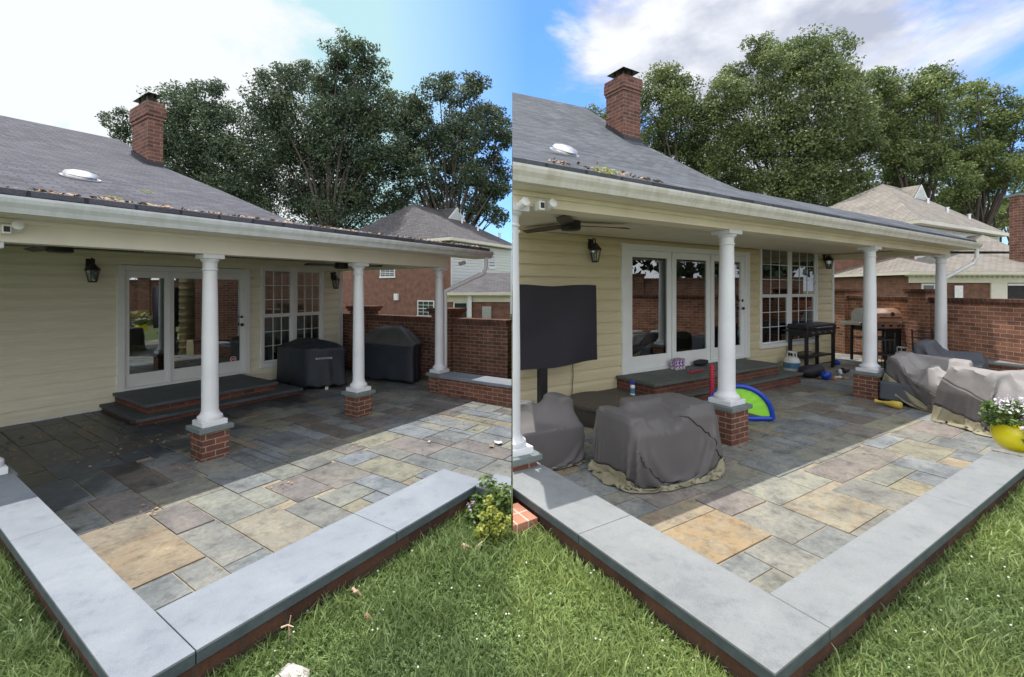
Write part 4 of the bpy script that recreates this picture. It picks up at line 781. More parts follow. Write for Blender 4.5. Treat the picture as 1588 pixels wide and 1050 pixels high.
#OBJECTS
# ------------------------------------------------------------ draped covers
def relax(rows, quad, cen, boxes, over, seed, steps=170):
    # settle an oversized cover under its own weight on the furniture boxes (position based cloth)
    P = np.array(rows, float); R0 = P[1:].copy(); n, m = R0.shape[:2]; q = np.array(quad)-np.array(cen); ea = (q[1]+q[2]-q[0]-q[3])/4; eb = (q[2]+q[3]-q[0]-q[1])/4; iM = np.linalg.inv(np.array([ea, eb]).T); la, lb_ = np.linalg.norm(ea), np.linalg.norm(eb)
    rr_ = np.random.default_rng(seed); X = R0+rr_.normal(size=R0.shape)*.006; V = np.zeros_like(X)
    dl = lambda A_, B_: np.linalg.norm(A_-B_, axis=-1)
    cons = []
    nxt = lambda A_, k=1: np.roll(A_, -k, axis=1)
    Lh = dl(R0, nxt(R0))*over; Lv = dl(R0[:-1], R0[1:])*(1+(over-1)*.25); Ld = dl(R0[:-1], nxt(R0)[1:])*over; Le = dl(nxt(R0)[:-1], R0[1:])*over
    Lh[-1] *= .93/over*1.0
    def proj(A_, B_, L_, k):
        d = B_-A_; l = np.linalg.norm(d, axis=-1)+1e-9; st = np.where(l > L_, k, k*.22); c = (d*((l-L_)/l*.5*st)[..., None]); return c
    for it in range(steps):
        V[..., 2] -= .0011; V *= .90; O = X.copy(); X = X+V
        for sub in range(6):
            for par in (0, 1):
                i = np.arange(par, m, 2); j = (i+1) % m; c = proj(X[:, i], X[:, j], Lh[:, i], 1.0); X[:, i] += c; X[:, j] -= c
                a = np.arange(par, n-1, 2); c = proj(X[a], X[a+1], Lv[a], 1.0); X[a] += c; X[a+1] -= c
                for sh, LL in ((1, Ld), (-1, Le)):
                    if sh == 1: A_, B_ = X[a], np.roll(X, -1, 1)[a+1]; c = proj(A_, B_, LL[a], .5); X[a] += c; X[a+1] -= np.roll(c, 1, 1)
                    else: A_, B_ = np.roll(X, -1, 1)[a], X[a+1]; c = proj(A_, B_, LL[a], .5); X[a] += np.roll(c, 1, 1); X[a+1] -= c
            if sub % 3 == 2:     # bending: pull every vertex gently to the middle of its neighbours
                Mi = (np.roll(X, 1, 1)+np.roll(X, -1, 1))*.5; X += (Mi-X)*.025
            for (a0, b0, ha, hb, zt) in boxes:
                ab = X[..., :2] @ iM.T; da = (ab[..., 0]-a0); db = (ab[..., 1]-b0); pa = (ha-np.abs(da))*la; pb = (hb-np.abs(db))*lb_; pz = zt-X[..., 2]
                ins = (pa > 0) & (pb > 0) & (pz > 0); mz = ins & (pz <= pa) & (pz <= pb); ma = ins & ~mz & (pa <= pb); mb_ = ins & ~mz & ~ma
                X[..., 2] = np.where(mz, zt, X[..., 2]); X[..., :2] += (ma*pa*np.sign(da))[..., None]*(ea/la)+(mb_*pb*np.sign(db))[..., None]*(eb/lb_)
            X[..., 2] = np.maximum(X[..., 2], .012)
        V = X-O
        if it > steps*.7: V *= .8
    g = [[tuple(p) for p in r_] for r_ in X]; return [[tuple(X[0].mean(0))]*m]+g
def drape(pl, name, label, quad, H, hem, mats, split=None, flare=.06, folds=9, amp=.03, seed=1, cat='cover', group=None, pipe='black', nt=120, topmat=None, wr=.012, exp=5.0, boxes=None, over=1.05, seams=()):
    r = random.Random(seed); cu = sum(q[0] for q in quad)/4; cvv = sum(q[1] for q in quad)/4; t = thing(pl, name, label, cat, cu, cvv, 0, group=group)
    def B(a, b):
        w = ((1-a)*(1-b)/4, (1+a)*(1-b)/4, (1+a)*(1+b)/4, (1-a)*(1+b)/4)
        return sum(w[i]*quad[i][0] for i in range(4))-cu, sum(w[i]*quad[i][1] for i in range(4))-cvv
    ph = [r.uniform(0, 6.28) for _ in range(8)]; NR, NS = 16, 20; rows = []
    wrk = lambda a, b: wr*(math.sin(5*a+2*b+ph[0])+.7*math.sin(-4*a+7*b+ph[1])+.5*math.sin(11*a+3*b+ph[2])+.4*math.sin(9*b-8*a+ph[3]))
    for j in range(NR+NS+1):
        row = []
        for i in range(nt):
            th = 2*PI*i/nt; ca, sa = math.cos(th), math.sin(th); q = (abs(ca)**exp+abs(sa)**exp)**(-1/exp); ba, bb = ca*q, sa*q
            if j <= NR:
                f = (j/NR)**.85; a, b = ba*f, bb*f; z = H(a, b)+wrk(a, b)*(1-.3*f)-.035*max(0, f-.86)/.14
            else:
                f = (j-NR)/NS; zt = H(ba, bb)-.035+wrk(ba, bb)*.7; zb = hem(th)+.012*math.sin(7*th+ph[4])
                fold = amp*(f**.8)*(math.sin(folds*th+ph[5])+.6*math.sin(folds*1.7*th+ph[6]+2*f)+.35*math.sin(folds*3.1*th+ph[7]))
                pull = -.03*math.sin(PI*f)*(1+.6*math.sin(3*th+ph[1])); s = 1.0+flare*f+fold+pull+.012; a, b = ba*s, bb*s; z = zt+(zb-zt)*f+.012*math.sin(13*th+5*f+ph[2])*f
            x, y = B(a, b); row.append((x, y, z))
        rows.append(row)
    if boxes:
        rows = relax(rows, quad, (cu, cvv), boxes, over, seed)
    for th0, j0_, th1, j1_ in seams:
        pts = []
        for q_ in range(26):
            f_ = q_/25; i_ = int(((th0+(th1-th0)*f_**1.4)/(2*PI))*nt) % nt; P_ = Vector(rows[int(j0_+(j1_-j0_)*f_)][i_]); C_ = Vector((0, 0, .25)); pts.append(P_+(P_-C_).normalized()*.006)
        MB().tube(pts, .006, 6).build('seam_piping', 'black', t, smooth=True)
    def sheet(j0, j1, nm, mat, sel=None, grow=0):
        mb = MB(); vs = [p for j in range(j0, j1+1) for p in rows[j]]; fs = []
        for j in range(j1-j0):
            for i in range(nt): fs.append((j*nt+i, j*nt+(i+1) % nt, (j+1)*nt+(i+1) % nt, (j+1)*nt+i))
        if j0 == 0: fs = fs[nt:]; fs.append(tuple(nt+i for i in range(nt)))
        if j0 == 1: fs.append(tuple(range(nt)))
        mb.add(vs, fs); return mb.build(nm, mat, t, smooth=True, solid=.006)
    js = NR+NS if split is None else NR+int(NS*split); jt = NR+1
    if topmat: sheet(1, jt, 'top_panel', topmat); sheet(jt, js, 'side_panel', mats[0])
    else: sheet(1, js, 'fabric', mats[0])
    if split is not None:
        sheet(js, NR+NS, 'hem_band', mats[1])
        if pipe:
            mb = MB(); P = [Vector(p)*1.0 for p in rows[js]]; P.append(P[0]); mb.tube(P, .007, 6, cap=False); mb.build('piping', pipe, t)
    return t
sm = lambda x: x*x*(3-2*x) if 0 < x < 1 else (0 if x <= 0 else 1)
# black grill covers on the left patio
tA = drape(PL, 'grill_cover', 'low black fabric grill cover with a small white maker name beside the window', [(3.55, .35), (4.35, .55), (4.13, 1.80), (3.52, 1.42)], lambda a, b: .76+.11*sm(1.15-abs(a))*sm(1.3-abs(b)), lambda t: .05, ('cover_black',), folds=5, amp=.022, seed=5, cat='grill cover', flare=.02, exp=9, group='black grill covers')
def text(s, size, mat, parent, M4, name='lettering'):
    cu = bpy.data.curves.new('t', 'FONT'); cu.body = s; cu.size = size; cu.extrude = .001; cu.align_x = 'CENTER'; cu.align_y = 'CENTER'
    o = bpy.data.objects.new('t', cu); COL.objects.link(o); dg = bpy.context.evaluated_depsgraph_get(); me = bpy.data.meshes.new_from_object(o.evaluated_get(dg)); bpy.data.objects.remove(o)
    me.materials.clear(); me.materials.append(M[mat]); q = bpy.data.objects.new(name, me); COL.objects.link(q); q.parent = parent; q.matrix_local = M4; return q
p0, p1 = Vector((3.52, -1.42, 0)), Vector((4.13, -1.80, 0)); d = (p1-p0).normalized(); nrm = Vector((d.y, -d.x, 0)); c = p0+(p1-p0)*.42+nrm*.045-Vector((sum((3.55, 4.35, 4.13, 3.52))/4, -sum((.35, .55, 1.8, 1.42))/4, 0))
Mt = Matrix((d, Vector((0, 0, 1)), nrm)).transposed().to_4x4(); Mt.translation = c+Vector((0, 0, .57)); text('BLACKSTONE', .045, 'white_plastic', tA, Mt)
tB = drape(PL, 'grill_cover', 'tall hip topped black grill cover with lighter grey top in front of the brick fence', [(4.62, 1.2), (5.5, 1.2), (5.36, 2.50), (4.90, 2.72)], lambda a, b: .80+.26*sm(min(1.25*(1.02-abs(a)), 1.5*(1.02-abs(b)))), lambda t: .06, ('cover_black',), folds=5, amp=.02, seed=8, cat='grill cover', flare=-.02, exp=8, group='black grill covers', topmat='cover_blacktop')
mb = MB(); mb.lathe([(.03, 0), (.03, .05)], -.1, .62, 12); mb.build('caster', 'white_plastic', tA)
# furniture under covers on the right patio
def block(t, a, b, z0=0): pass
c1 = drape(PR, 'covered_armchair', 'wide charcoal covered armchair with khaki hem and dark piping left of the first brick pedestal', [(-.03, 1.85), (1.38, 2.02), (1.02, 2.78), (.13, 2.62)],
    lambda a, b: .66+.06*sm((a+.4)*1.2), lambda t: .10+.06*max(0, -math.cos(t-.6)), ('cover_grey', 'cover_khaki'), split=.50, flare=.10, folds=5, amp=.03, seed=21, cat='covered chair', group='covered patio furniture', exp=6, nt=170,
    boxes=[(0, 0, .86, .86, .50), (-.05, .0, .6, .6, .58), (.25, -.62, .6, .26, .67), (.62, -.05, .30, .72, .68), (-.76, -.05, .14, .74, .63), (-.30, -.3, .35, .3, .57), (.45, .72, .4, .12, .60), (.1, .0, .1, .4, .62)], over=1.12, seams=[(.93, 2, .62, 30), (2.5, 14, 1.25, 28)])
MB().box(-.42, -.28, .1, .24, 0, .09).build('block', 'wood', c1)
c0 = drape(PR, 'covered_armchair', 'charcoal covered armchair with a pointed top corner behind the nearest column', [(-1.1, 1.05), (.27, 1.28), (.06, 1.78), (-.75, 1.80)],
    lambda a, b: .60+.08*sm((a-.6)*2.5)*sm(.9-abs(b)), lambda t: .10, ('cover_grey', 'cover_khaki'), split=.82, flare=.03, folds=3, amp=.02, seed=22, cat='covered chair', group='covered patio furniture',
    boxes=[(0, 0, .9, .85, .40), (.78, -.2, .14, .5, .66), (-.3, -.6, .6, .25, .6)], over=1.05)
MB().box(.35, .5, .08, .2, 0, .08).build('block', 'wood', c0)
c2 = drape(PR, 'covered_sofa', 'long covered sofa with khaki lower band and grey side beside the yellow bat', [(7.2, 2.15), (7.35, 3.25), (5.45, 3.40), (6.12, 2.42)],
    lambda a, b: .66+.10*sm(.9-abs(a+.35)), lambda t: .17+.07*max(0, math.sin(t)), ('cover_grey', 'cover_khaki'), split=.56, flare=.05, folds=4, amp=.022, seed=23, cat='covered sofa', group='covered patio furniture', topmat='cover_pale', exp=6,  # pale top panel stands in for sun falling on it
    boxes=[(0, 0, .93, .9, .42), (-.75, .1, .18, .8, .72), (.8, 0, .14, .8, .58), (0, -.75, .9, .2, .68), (.15, .3, .1, .5, .62)], over=1.06)
MB().box(-.65, .65, -.45, .35, .05, .35).build('sofa_base', 'cover_blue', c2, bev=.03); mb = MB(); mb.box(-.75, -.62, .18, .32, 0, .1); mb.build('block', 'wood', c2)
c3 = drape(PR, 'covered_sofa', 'covered sofa with sun bleached pale top and loose khaki flap behind the yellow pot', [(5.35, 3.25), (7.2, 3.6), (7.0, 4.75), (4.82, 3.86)],
    lambda a, b: .68+.10*sm(1.0-1.3*abs(a+.62)), lambda t: .16+.05*math.sin(3*t), ('cover_grey', 'cover_khaki'), split=.62, flare=.08, folds=6, amp=.03, seed=24, cat='covered sofa', group='covered patio furniture', topmat='cover_pale', exp=6,
    boxes=[(0, 0, .9, .88, .45), (-.68, -.1, .16, .6, .76), (.3, -.7, .6, .22, .62), (.1, .1, .08, .5, .56), (.75, .2, .15, .6, .6)], over=1.09)
MB().box(-.9, .6, -.35, .30, .02, .3).build('sofa_base', 'cover_blue', c3, bev=.03)
c4 = drape(PR, 'covered_armchair', 'slate grey covered chair in front of the last porch column', [(8.05, 2.1), (9.1, 1.95), (9.35, 2.95), (8.25, 3.05)], lambda a, b: .66+.15*sm((.3-b)*1.2), lambda t: .1, ('cover_blue',), folds=5, amp=.02, seed=25, cat='covered chair', group='covered patio furniture', boxes=[(0, .3, .9, .6, .45), (0, -.7, .85, .2, .80), (.8, .1, .15, .7, .6)], over=1.05)
# covered screen on its post
def screen():
    u0 = PR.wl(800, 443, .45)[0]-.25; u1, zt = PR.wl(919, 443, .45); zb = PR.wl(925, 557, .45)[1]; uc = PR.wl(841, 500, .45)[0]; t = thing(PR, 'outdoor_screen', 'large television under a dark cover on a black post against the siding', 'television', uc, .45)
    mb = MB(); n = 16; F_ = []; 
    def edge(i): s = i/n; return u0-uc+(u1-u0)*s+.02*math.sin(5*s)
    fr_ = []; 
    for k, dv in enumerate((.07, -.06)):
        g = []
        for j in range(9):
            f = j/8
            for i in range(n+1):
                s = i/n; x = u0-uc+(u1-u0)*s+.035*f*f*s; z = zt+.012*math.sin(9*s)+(zb-.04*(1-s)**2-zt)*f-.02*math.sin(PI*s)*f; g.append((x, dv+(.012*math.sin(7*s+3*f) if k == 0 else 0), z))
        fr_.append(g)
    G = fr_[0]+fr_[1]; m = len(fr_[0]); fs = []
    for o_ in (0, m):
        for j in range(8):
            for i in range(n): q = o_+j*(n+1)+i; fs.append((q, q+1, q+n+2, q+n+1))
    for i in range(n): fs.append((i, i+1, m+i+1, m+i)); q = 8*(n+1)+i; fs.append((q, q+1, m+q+1, m+q))
    for j in range(8): fs.append((j*(n+1), (j+1)*(n+1), m+(j+1)*(n+1), m+j*(n+1))); q = j*(n+1)+n; fs.append((q, q+n+1, m+q+n+1, m+q))
    mb.add(G, fs); mb.build('screen_cover', 'cover_screen', t, smooth=True)
    MB().box(-.055, .055, -.05, .05, .0, zb+.1).build('post', 'black', t, bev=.005); MB().box(-.3, .3, -.22, .22, 0, .03).build('base_plate', 'black', t)
    a = PR.wl(886, 560, .03); b = PR.wl(884, 606, .03); mb = MB(); mb.tube([(a[0]-uc, -.39, a[1]+.1), (a[0]-uc+.01, -.39, (a[1]+b[1])/2), (b[0]-uc, -.39, b[1]-.2)], .006); mb.build('cable', 'black', t)
screen()
# round tub and the things on it and on the steps
u, v = 1.40, .78; t = thing(PR, 'round_tub', 'low round brown tub table beside the steps', 'tub', u, v)
MB().lathe([(.44, 0), (.46, .02), (.49, .20), (.50, .24)], seg=44).build('body', 'wicker', t, smooth=True); MB().lathe([(.50, .241), (.535, .245), (.54, .285), (.50, .292), (.46, .27)], seg=44).build('rim', 'wicker', t, smooth=True)
u, v = PR.g(981, 614, .27); t = thing(PR, 'spray_bottle', 'slim white spray bottle with blue cap standing on the round tub', 'bottle', u, v, .27); MB().lathe([(.032, 0), (.034, .01), (.034, .15), (.028, .165)], seg=18).build('body', 'tank', t, smooth=True); MB().lathe([(.026, .166), (.028, .17), (.026, .22), (.01, .225)], seg=18).build('cap', 'blue_plastic', t, smooth=True); MB().lathe([(.0345, .04), (.0345, .12)], seg=18).build('label_band', 'tank_label', t)
zl = B['zd0']-.03
M['can'] = None
m_, t_, b_ = newmat('can_print'); n_ = noise(t_, 28, 2); r_ = ramp(t_, n_.outputs[0], [(.46, (.75, .73, .78)), (.54, (.16, .04, .22))]); t_.links.new(r_.outputs[0], b_.inputs['Base Color']); b_.inputs['Roughness'].default_value = .35; M['can'] = m_
u0, v0 = PR.g(1046, 573, zl)
proto = None
for k in range(6):
    u, v = u0+(k % 3)*.085, v0-(k//3)*.085+.05; lb = ('left', 'middle', 'right')[k % 3]+' can of the '+('front', 'back')[k//3]+' row in the purple and white pack'
    if proto is None:
        proto = thing(PR, 'drink_can', lb, 'can', u, v, zl+.001, group='six pack of cans on the top step'); parts = [MB().lathe([(.03, 0), (.037, .012), (.037, .16), (.03, .18)], seg=16).build('body', 'can', proto, smooth=True), MB().lathe([(.028, .1801), (.03, .186), (.026, .184)], seg=16).build('lid', 'steel', proto)]
    else:
        c = proto.copy(); COL.objects.link(c); c['label'] = lb; c.location = PR.w(u, v, zl+.001); SIDE[c.name] = 'R'
        for q in parts: x = q.copy(); COL.objects.link(x); x.parent = c
def blob(pl, name, label, cat, u, v, z, sx, sy, sz, mat, rot=0, seed=0, group=None, rough=.12):
    r = random.Random(seed); mb = MB(); mb.ball((0, 0, sz*.92), 1, 22, 12, (sx, sy, sz)); ph = [r.uniform(0, 6) for _ in range(6)]
    for i, (x, y, q) in enumerate(mb.v):
        f = 1+rough*(math.sin(5*x/sx+ph[0])*.5+math.sin(4*y/sy+ph[1])*.5+math.sin(6*q/sz+4*x/sx+ph[2])*.4); mb.v[i] = (x*f, y*f, max(.001, q*f if q < sz else sz+(q-sz)*.6*f))
    return single(mb.build(name, mat, smooth=True), pl, label, cat, u, v, z, rot, group)
u, v = PR.g(1075, 567, zl); blob(PR, 'shoulder_bag', 'small dark crumpled bag beside the cans on the top step', 'bag', u+.15, v+.05, zl, .20, .09, .07, 'cover_screen', seed=3)
u, v = PR.g(1080, 577, zl); t = thing(PR, 'toy_stick', 'red plastic stick lying flat on the top step', 'toy', u, v, zl); MB().tube([(-.2, .03, .018), (.2, -.02, .018)], .016, 10).build('shaft', 'red_plastic', t, smooth=True); MB().tube([(-.22, .032, .018), (-.12, .022, .018)], .024, 10).build('grip', 'red_plastic', t, smooth=True)
u, v = PR.g(1107, 612, B['zt']); mb = MB(); pr = []; 
for i in range(11): pr += [(.034, .01+i*.041), (.040, .022+i*.041), (.034, .042+i*.041)]
mb.lathe([(.05, 0), (.05, .01)]+pr+[(.036, .47), (.02, .475)], seg=20); single(mb.build('ribbed_tube', 'red_plastic', smooth=True), PR, 'red ribbed plastic tube standing upright left of the column', 'toy tube', u-.05, v+.0, B['zt'])
# pop-up goal with blue rim
u, v = PR.g(1168, 656, 0); t = thing(PR, 'play_dome', 'lime green half round play net with blue rim behind the first pedestal', 'play net', u-.02, v-.20, 0, rot=.75)
n = 20; P = [(.44*math.cos(PI*i/n), 0, .44*math.sin(PI*i/n)*.98+.04) for i in range(n+1)]
mb = MB(); mb.add([(0, .04, .14)]+[(x*.93,   .006*math.sin(3*i), z) for i, (x, y, z) in enumerate(P)]+[(0, -.10, .14)], [(0, i, i+1) for i in range(1, n+1)]+[(n+2, i, i+1) for i in range(1, n+1)]+[(0, 1, n+2), (0, n+1, n+2)]); mb.build('net_panel', 'green_fabric', t)
mb = MB(); mb.tube(P, .035, 10); mb.tube([P[0], (0, .06, .035), P[-1]], .032, 10); mb.build('rim', 'blue_plastic', t, smooth=True)
# propane tanks
def tank(pl, u, v, label, s, band):
    t = thing(pl, 'propane_tank', label, 'gas tank', u, v, 0, group='propane tanks'); MB().lathe([(.10, 0), (.11, .0), (.11, .03), (.10, .035), (.14*s, .06), (.155*s, .12), (.155*s, .26), (.13*s, .33), (.05, .37), (.03, .375)], seg=26).build('cylinder', 'tank', t, smooth=True)
    if band: MB().lathe([(.1565*s, .12), (.1565*s, .24)], seg=26).build('label_band', 'tank_label', t, smooth=True)
    mb = MB(); 
    for a in (0, PI): mb.tube([(.09*math.cos(a+.9*q-.9), .09*math.sin(a+.9*q-.9), .34+(.12 if 0 < q < 2 else 0)) for q in (0, .3, 1, 1.7, 2)], .012, 6)
    mb.tube([(.09*math.cos(2*PI*i/16), .09*math.sin(2*PI*i/16), .46) for i in range(17)], .012, 6, cap=False); mb.build('collar', 'tank', t); MB().lathe([(.025, .37), (.03, .41), (.02, .43)], seg=10).build('valve', 'black', t); return t
u, _ = PR.wl(1228, 560, .30); tank(PR, u, .30, 'white propane tank with blue label band beside the black griddle', 1.05, True)
tank(WD, 605*10.6/F, -10.6, 'plain white propane tank beside the stainless grill', 1.05, False)
# black griddle
def griddle():
    vf, vb = .50, .06; ua, zt = PR.wl(1252, 504, vf); ub = PR.wl(1298, 502, vf)[0]; zt = PR.wl(1252, 504, vf)[1]; W_ = ub-ua; t = thing(PR, 'griddle', 'black flat top griddle with closed lid standing by the window', 'griddle', ua+W_/2, (vf+vb)/2); h = W_/2; d_ = (vf-vb)/2
    mb = MB(); mb.hexa([(-h, -d_, zt-.10), (h, -d_, zt-.10), (h, d_, zt-.10), (-h, d_, zt-.10)], [(-h+.02, -d_+.02, zt), (h-.02, -d_+.02, zt), (h-.02, d_-.02, zt-.015), (-h+.02, d_-.02, zt-.015)]); mb.build('lid', 'black', t, bev=.012)
    mb = MB(); mb.tube([(-h*.5, d_+.05, zt-.075), (h*.5, d_+.05, zt-.075)], .012); mb.tube([(-h*.5, d_, zt-.075), (-h*.5, d_+.05, zt-.075)], .01); mb.tube([(h*.5, d_, zt-.075), (h*.5, d_+.05, zt-.075)], .01); mb.build('lid_handle', 'steel', t)
    MB().box(-h+.03, h-.03, -d_+.03, d_-.01, zt-.26, zt-.101).build('burner_box', 'black', t, bev=.01)
    for i in range(4): MB().lathe([(.025, 0), (.02, .03)], seg=12).build('knob', 'steel', t).matrix_local = Matrix.Translation((-h*.6+i*h*.4, -(d_-.01), zt-.19)) @ Matrix.Rotation(R(90), 4, 'X')
    for s in (-1, 1): MB().box(s*(h+.001) if s > 0 else -h-.24, h+.24 if s > 0 else -h-.001, -d_+.04, d_-.04, zt-.15, zt-.12).build('side_shelf', 'black', t, bev=.005)
    for a in (-1, 1):
        for b in (-1, 1): MB().box(a*(h-.07)-.03, a*(h-.07)+.03, b*(d_-.05)-.03, b*(d_-.05)+.03, .03, zt-.261).build('leg', 'black', t)
    MB().box(-h+.05, h-.05, -d_+.06, d_-.06, .30, .33).build('lower_shelf', 'black', t); MB().box(-h*.5, h*.1, -d_+.07, -.02, .331, .40).build('grease_tray', 'wood', t)
    for a in (-1, 1): MB().lathe([(.05, -.02), (.05, .02)], seg=16).build('wheel', 'black', t).matrix_local = Matrix.Translation((a*(h-.07), -(d_-.06), .05)) @ Matrix.Rotation(R(90), 4, 'X')
griddle()
# stainless grill with copper-toned lid
def grill():
    Yg = 11.2; X = 571*Yg/F; t = thing(WD, 'gas_grill', 'open framed gas grill with shiny copper toned lid and side shelves behind the second pedestal', 'grill', X, -Yg, 0, rot=-.12); k = Yg/F
    s0 = -54*k; s1 = 51*k; zs = CAMH-(499-HOR)*k
    for a, b in ((s0, s0+18*k), (s1-34*k, s1)): MB().box(a, b, -.25, .30, zs-.06, zs+.02).build('side_shelf', 'steel', t, bev=.01)
    fb0, fb1 = s0+18*k, s1-34*k
    MB().box(fb0+.001, fb1-.001, -.25, .26, zs-.20, zs-.0).build('firebox', 'black', t, bev=.01); MB().box(fb0+.01, fb1-.01, .261, .31, zs-.14, zs+.0).build('control_panel', 'steel', t, bev=.01)
    for i in range(4):
        q = MB().lathe([(.03, 0), (.025, .035)], seg=14).build('knob', 'black', t); q.matrix_local = Matrix.Translation((fb0+(fb1-fb0)*(i+.5)/4, -.31, zs-.07)) @ Matrix.Rotation(R(90), 4, 'X')
    n = 14; L0, L1 = fb0+.03, s1-20*k; prof = [(.24, .0), (.26, .10), (.22, .22), (.12, .31), (-.02, .335), (-.16, .30), (-.24, .2), (-.25, 0)]
    mb = MB(); vs = [(L0, b, zs+.005+z) for b, z in prof]+[(L1, b, zs+.005+z) for b, z in prof]; m = len(prof); mb.add(vs, [(i, i+1, m+i+1, m+i) for i in range(m-1)]+[tuple(range(m)), tuple(range(m, 2*m)), (0, m-1, 2*m-1, m)]); lid = mb.build('lid', 'copper', t, bev=.01)
    for a in (L0, L1): mb = MB(); sa = .012 if a == L1 else -.012; mb.add([(a, b*1.03, zs+.004+z*1.03) for b, z in prof]+[(a+sa, b*1.03, zs+.004+z*1.03) for b, z in prof], [(i, (i+1) % m, m+(i+1) % m, m+i) for i in range(m)]+[tuple(range(m)), tuple(range(m, 2*m))]); mb.build('end_plate', 'alu', lid)
    mb = MB(); c = (L0+L1)/2; mb.tube([(c-.25, .26, zs+.12), (c-.25, .33, zs+.12), (c+.25, .33, zs+.12), (c+.25, .26, zs+.12)], .014); mb.build('lid_handle', 'black', lid)
    MB().lathe([(.05, 0), (.05, .02)], seg=18).build('thermometer', 'iron', lid).matrix_local = Matrix.Translation((c+.1, -.245, zs+.2)) @ Matrix.Rotation(R(70), 4, 'X')
    for a in (s0+17*k, fb0+.5, fb1+.02, s1-.12):
        for b in (-.2, .22): MB().box(a-.022, a+.022, b-.022, b+.022, .06, zs-.061 if not fb0 < a < fb1 else zs-.201).build('leg', 'black', t)
    MB().box(s0+17*k, s1-.12, -.2, .22, .22, .25).build('lower_shelf', 'black', t); MB().box(s1-34*k+.05, s1-.16, -.18, .18, .251, zs-.061).build('cabinet', 'black', t, bev=.01)
    MB().box(s0+17*k, s1-34*k, -.2, .22, .62, .64).build('middle_shelf', 'black', t)
    for a in (s0+17*k, s1-.12): MB().lathe([(.06, -.025), (.06, .025)], seg=16).build('wheel', 'iron', t).matrix_local = Matrix.Translation((a, -.24, .06)) @ Matrix.Rotation(R(90), 4, 'X')
grill()
# wire rack in front of the grill
t = thing(WD, 'wire_rack', 'black wire shelf rack standing just right of the second brick pedestal', 'rack', 572*9.2/F, -9.2, 0, rot=-.2); 
for a in (-.22, .22):
    for b in (-.1, .1): MB().tube([(a, b, 0), (a, b, .95)], .012, 6).build('leg', 'black', t)
for z in (.2, .5, .8):
    mb = MB(); mb.tube([(-.22, -.1, z), (.22, -.1, z), (.22, .1, z), (-.22, .1, z), (-.22, -.1, z)], .008, 5)
    for i in range(9): mb.tube([(-.2+i*.05, -.1, z), (-.2+i*.05, .1, z)], .004, 4)
    mb.build('wire_shelf', 'black', t)
mb = MB(); 
for i in range(5): mb.tube([(-.2+i*.1, .1, .0), (-.2+i*.1, .1, .8)], .006, 5)
mb.build('front_bars', 'black', t)
# metal chair back seen behind the slate cover
t = thing(WD, 'metal_chair', 'thin black metal chair back showing behind the slate cover', 'chair', 638*9.9/F, -9.9, 0, rot=.5)
for a in (-.17, .17): MB().tube([(a, 0, 0), (a, -.02, .45), (a, -.10, .93)], .016, 8).build('leg', 'black', t)
for a in (-.17, .17): MB().tube([(a, .38, 0), (a, .38, .45)], .016, 8).build('leg', 'black', t)
MB().box(-.19, .19, -.01, .39, .44, .46).build('seat', 'black', t)
for z in (.62, .76, .88): MB().tube([(-.17, -.06, z), (.17, -.06, z)], .014, 6).build('back_rail', 'black', t)
# bag, ball, toys, bat
u, v = PR.g(1262, 585, 0); blob(PR, 'storage_bag', 'bulky black storage bag lying on the patio beneath the griddle', 'bag', u, v-.05, 0, .40, .20, .16, 'cover_screen', seed=9, rough=.07)
u, v = PR.g(1281, 589, 0); t = thing(PR, 'toy_ball', 'shiny deep blue toy ball in front of the black bag', 'ball', u, v, 0); mb = MB(); mb.ball((0, 0, .09), .09, 22, 14, (1.25, 1, 1)); mb.build('shell', 'blue_plastic', t, smooth=True); mb = MB(); mb.ball((.06, .03, .10), .05, 14, 8, (1, 1, 1)); mb.build('cap', 'tank_label', t, smooth=True)
tl = [(1297, 566, 'blue_plastic', 'bright blue toy scoop beside the griddle leg', .09, .05, .06), (1300, 586, 'white_plastic', 'white twisted toy piece left of the second pedestal', .07, .03, .025), (1294, 589, 'orange', 'small orange toy piece beside the blue ball', .05, .03, .025), (1308, 577, 'iron', 'flat dark toy truck left of the second pedestal', .13, .08, .05), (1311, 588, 'dry_leaf', 'small brown toy against the second pedestal', .05, .04, .03), (1303, 580, 'white_plastic', 'small white cup among the toys', .03, .03, .05)]
for i, (px, py, mt, lb, a, b, c) in enumerate(tl):
    u, v = PR.g(px, py, 0); t = thing(PR, 'small_toy', lb, 'toy', u, v, 0, rot=i, group='toys scattered by the second pedestal'); MB().box(-a, a, -b, b, 0, c*1.2).build('body', mt, t, bev=.012); mb = MB(); mb.ball((a*.3, 0, c*1.3), c*.8, 10, 6); mb.build('knob', mt, t, smooth=True)
u0, v0 = PR.g(1357, 624, .03); u1, v1 = PR.g(1399, 632, .03); L_ = math.hypot(u1-u0, v1-v0); mb = MB(); mb.lathe([(.028, 0), (.03, .02), (.018, .04), (.02, L_*.3), (.032, L_*.5), (.052, L_*.65), (.056, L_*.85), (.05, L_*.97), (.02, L_)], seg=18)
o = single(mb.build('toy_bat', 'yellow_plastic', smooth=True), PR, 'yellow plastic bat lying on the stones by the covered sofa', 'toy bat', u0, v0, .056)
ang = math.atan2(-(v1-v0), (u1-u0)); o.matrix_world = Matrix.Translation(PR.w(u0, v0, .056)) @ Matrix.Rotation(PR.rz+ang, 4, 'Z') @ Matrix.Rotation(R(90), 4, 'Y')
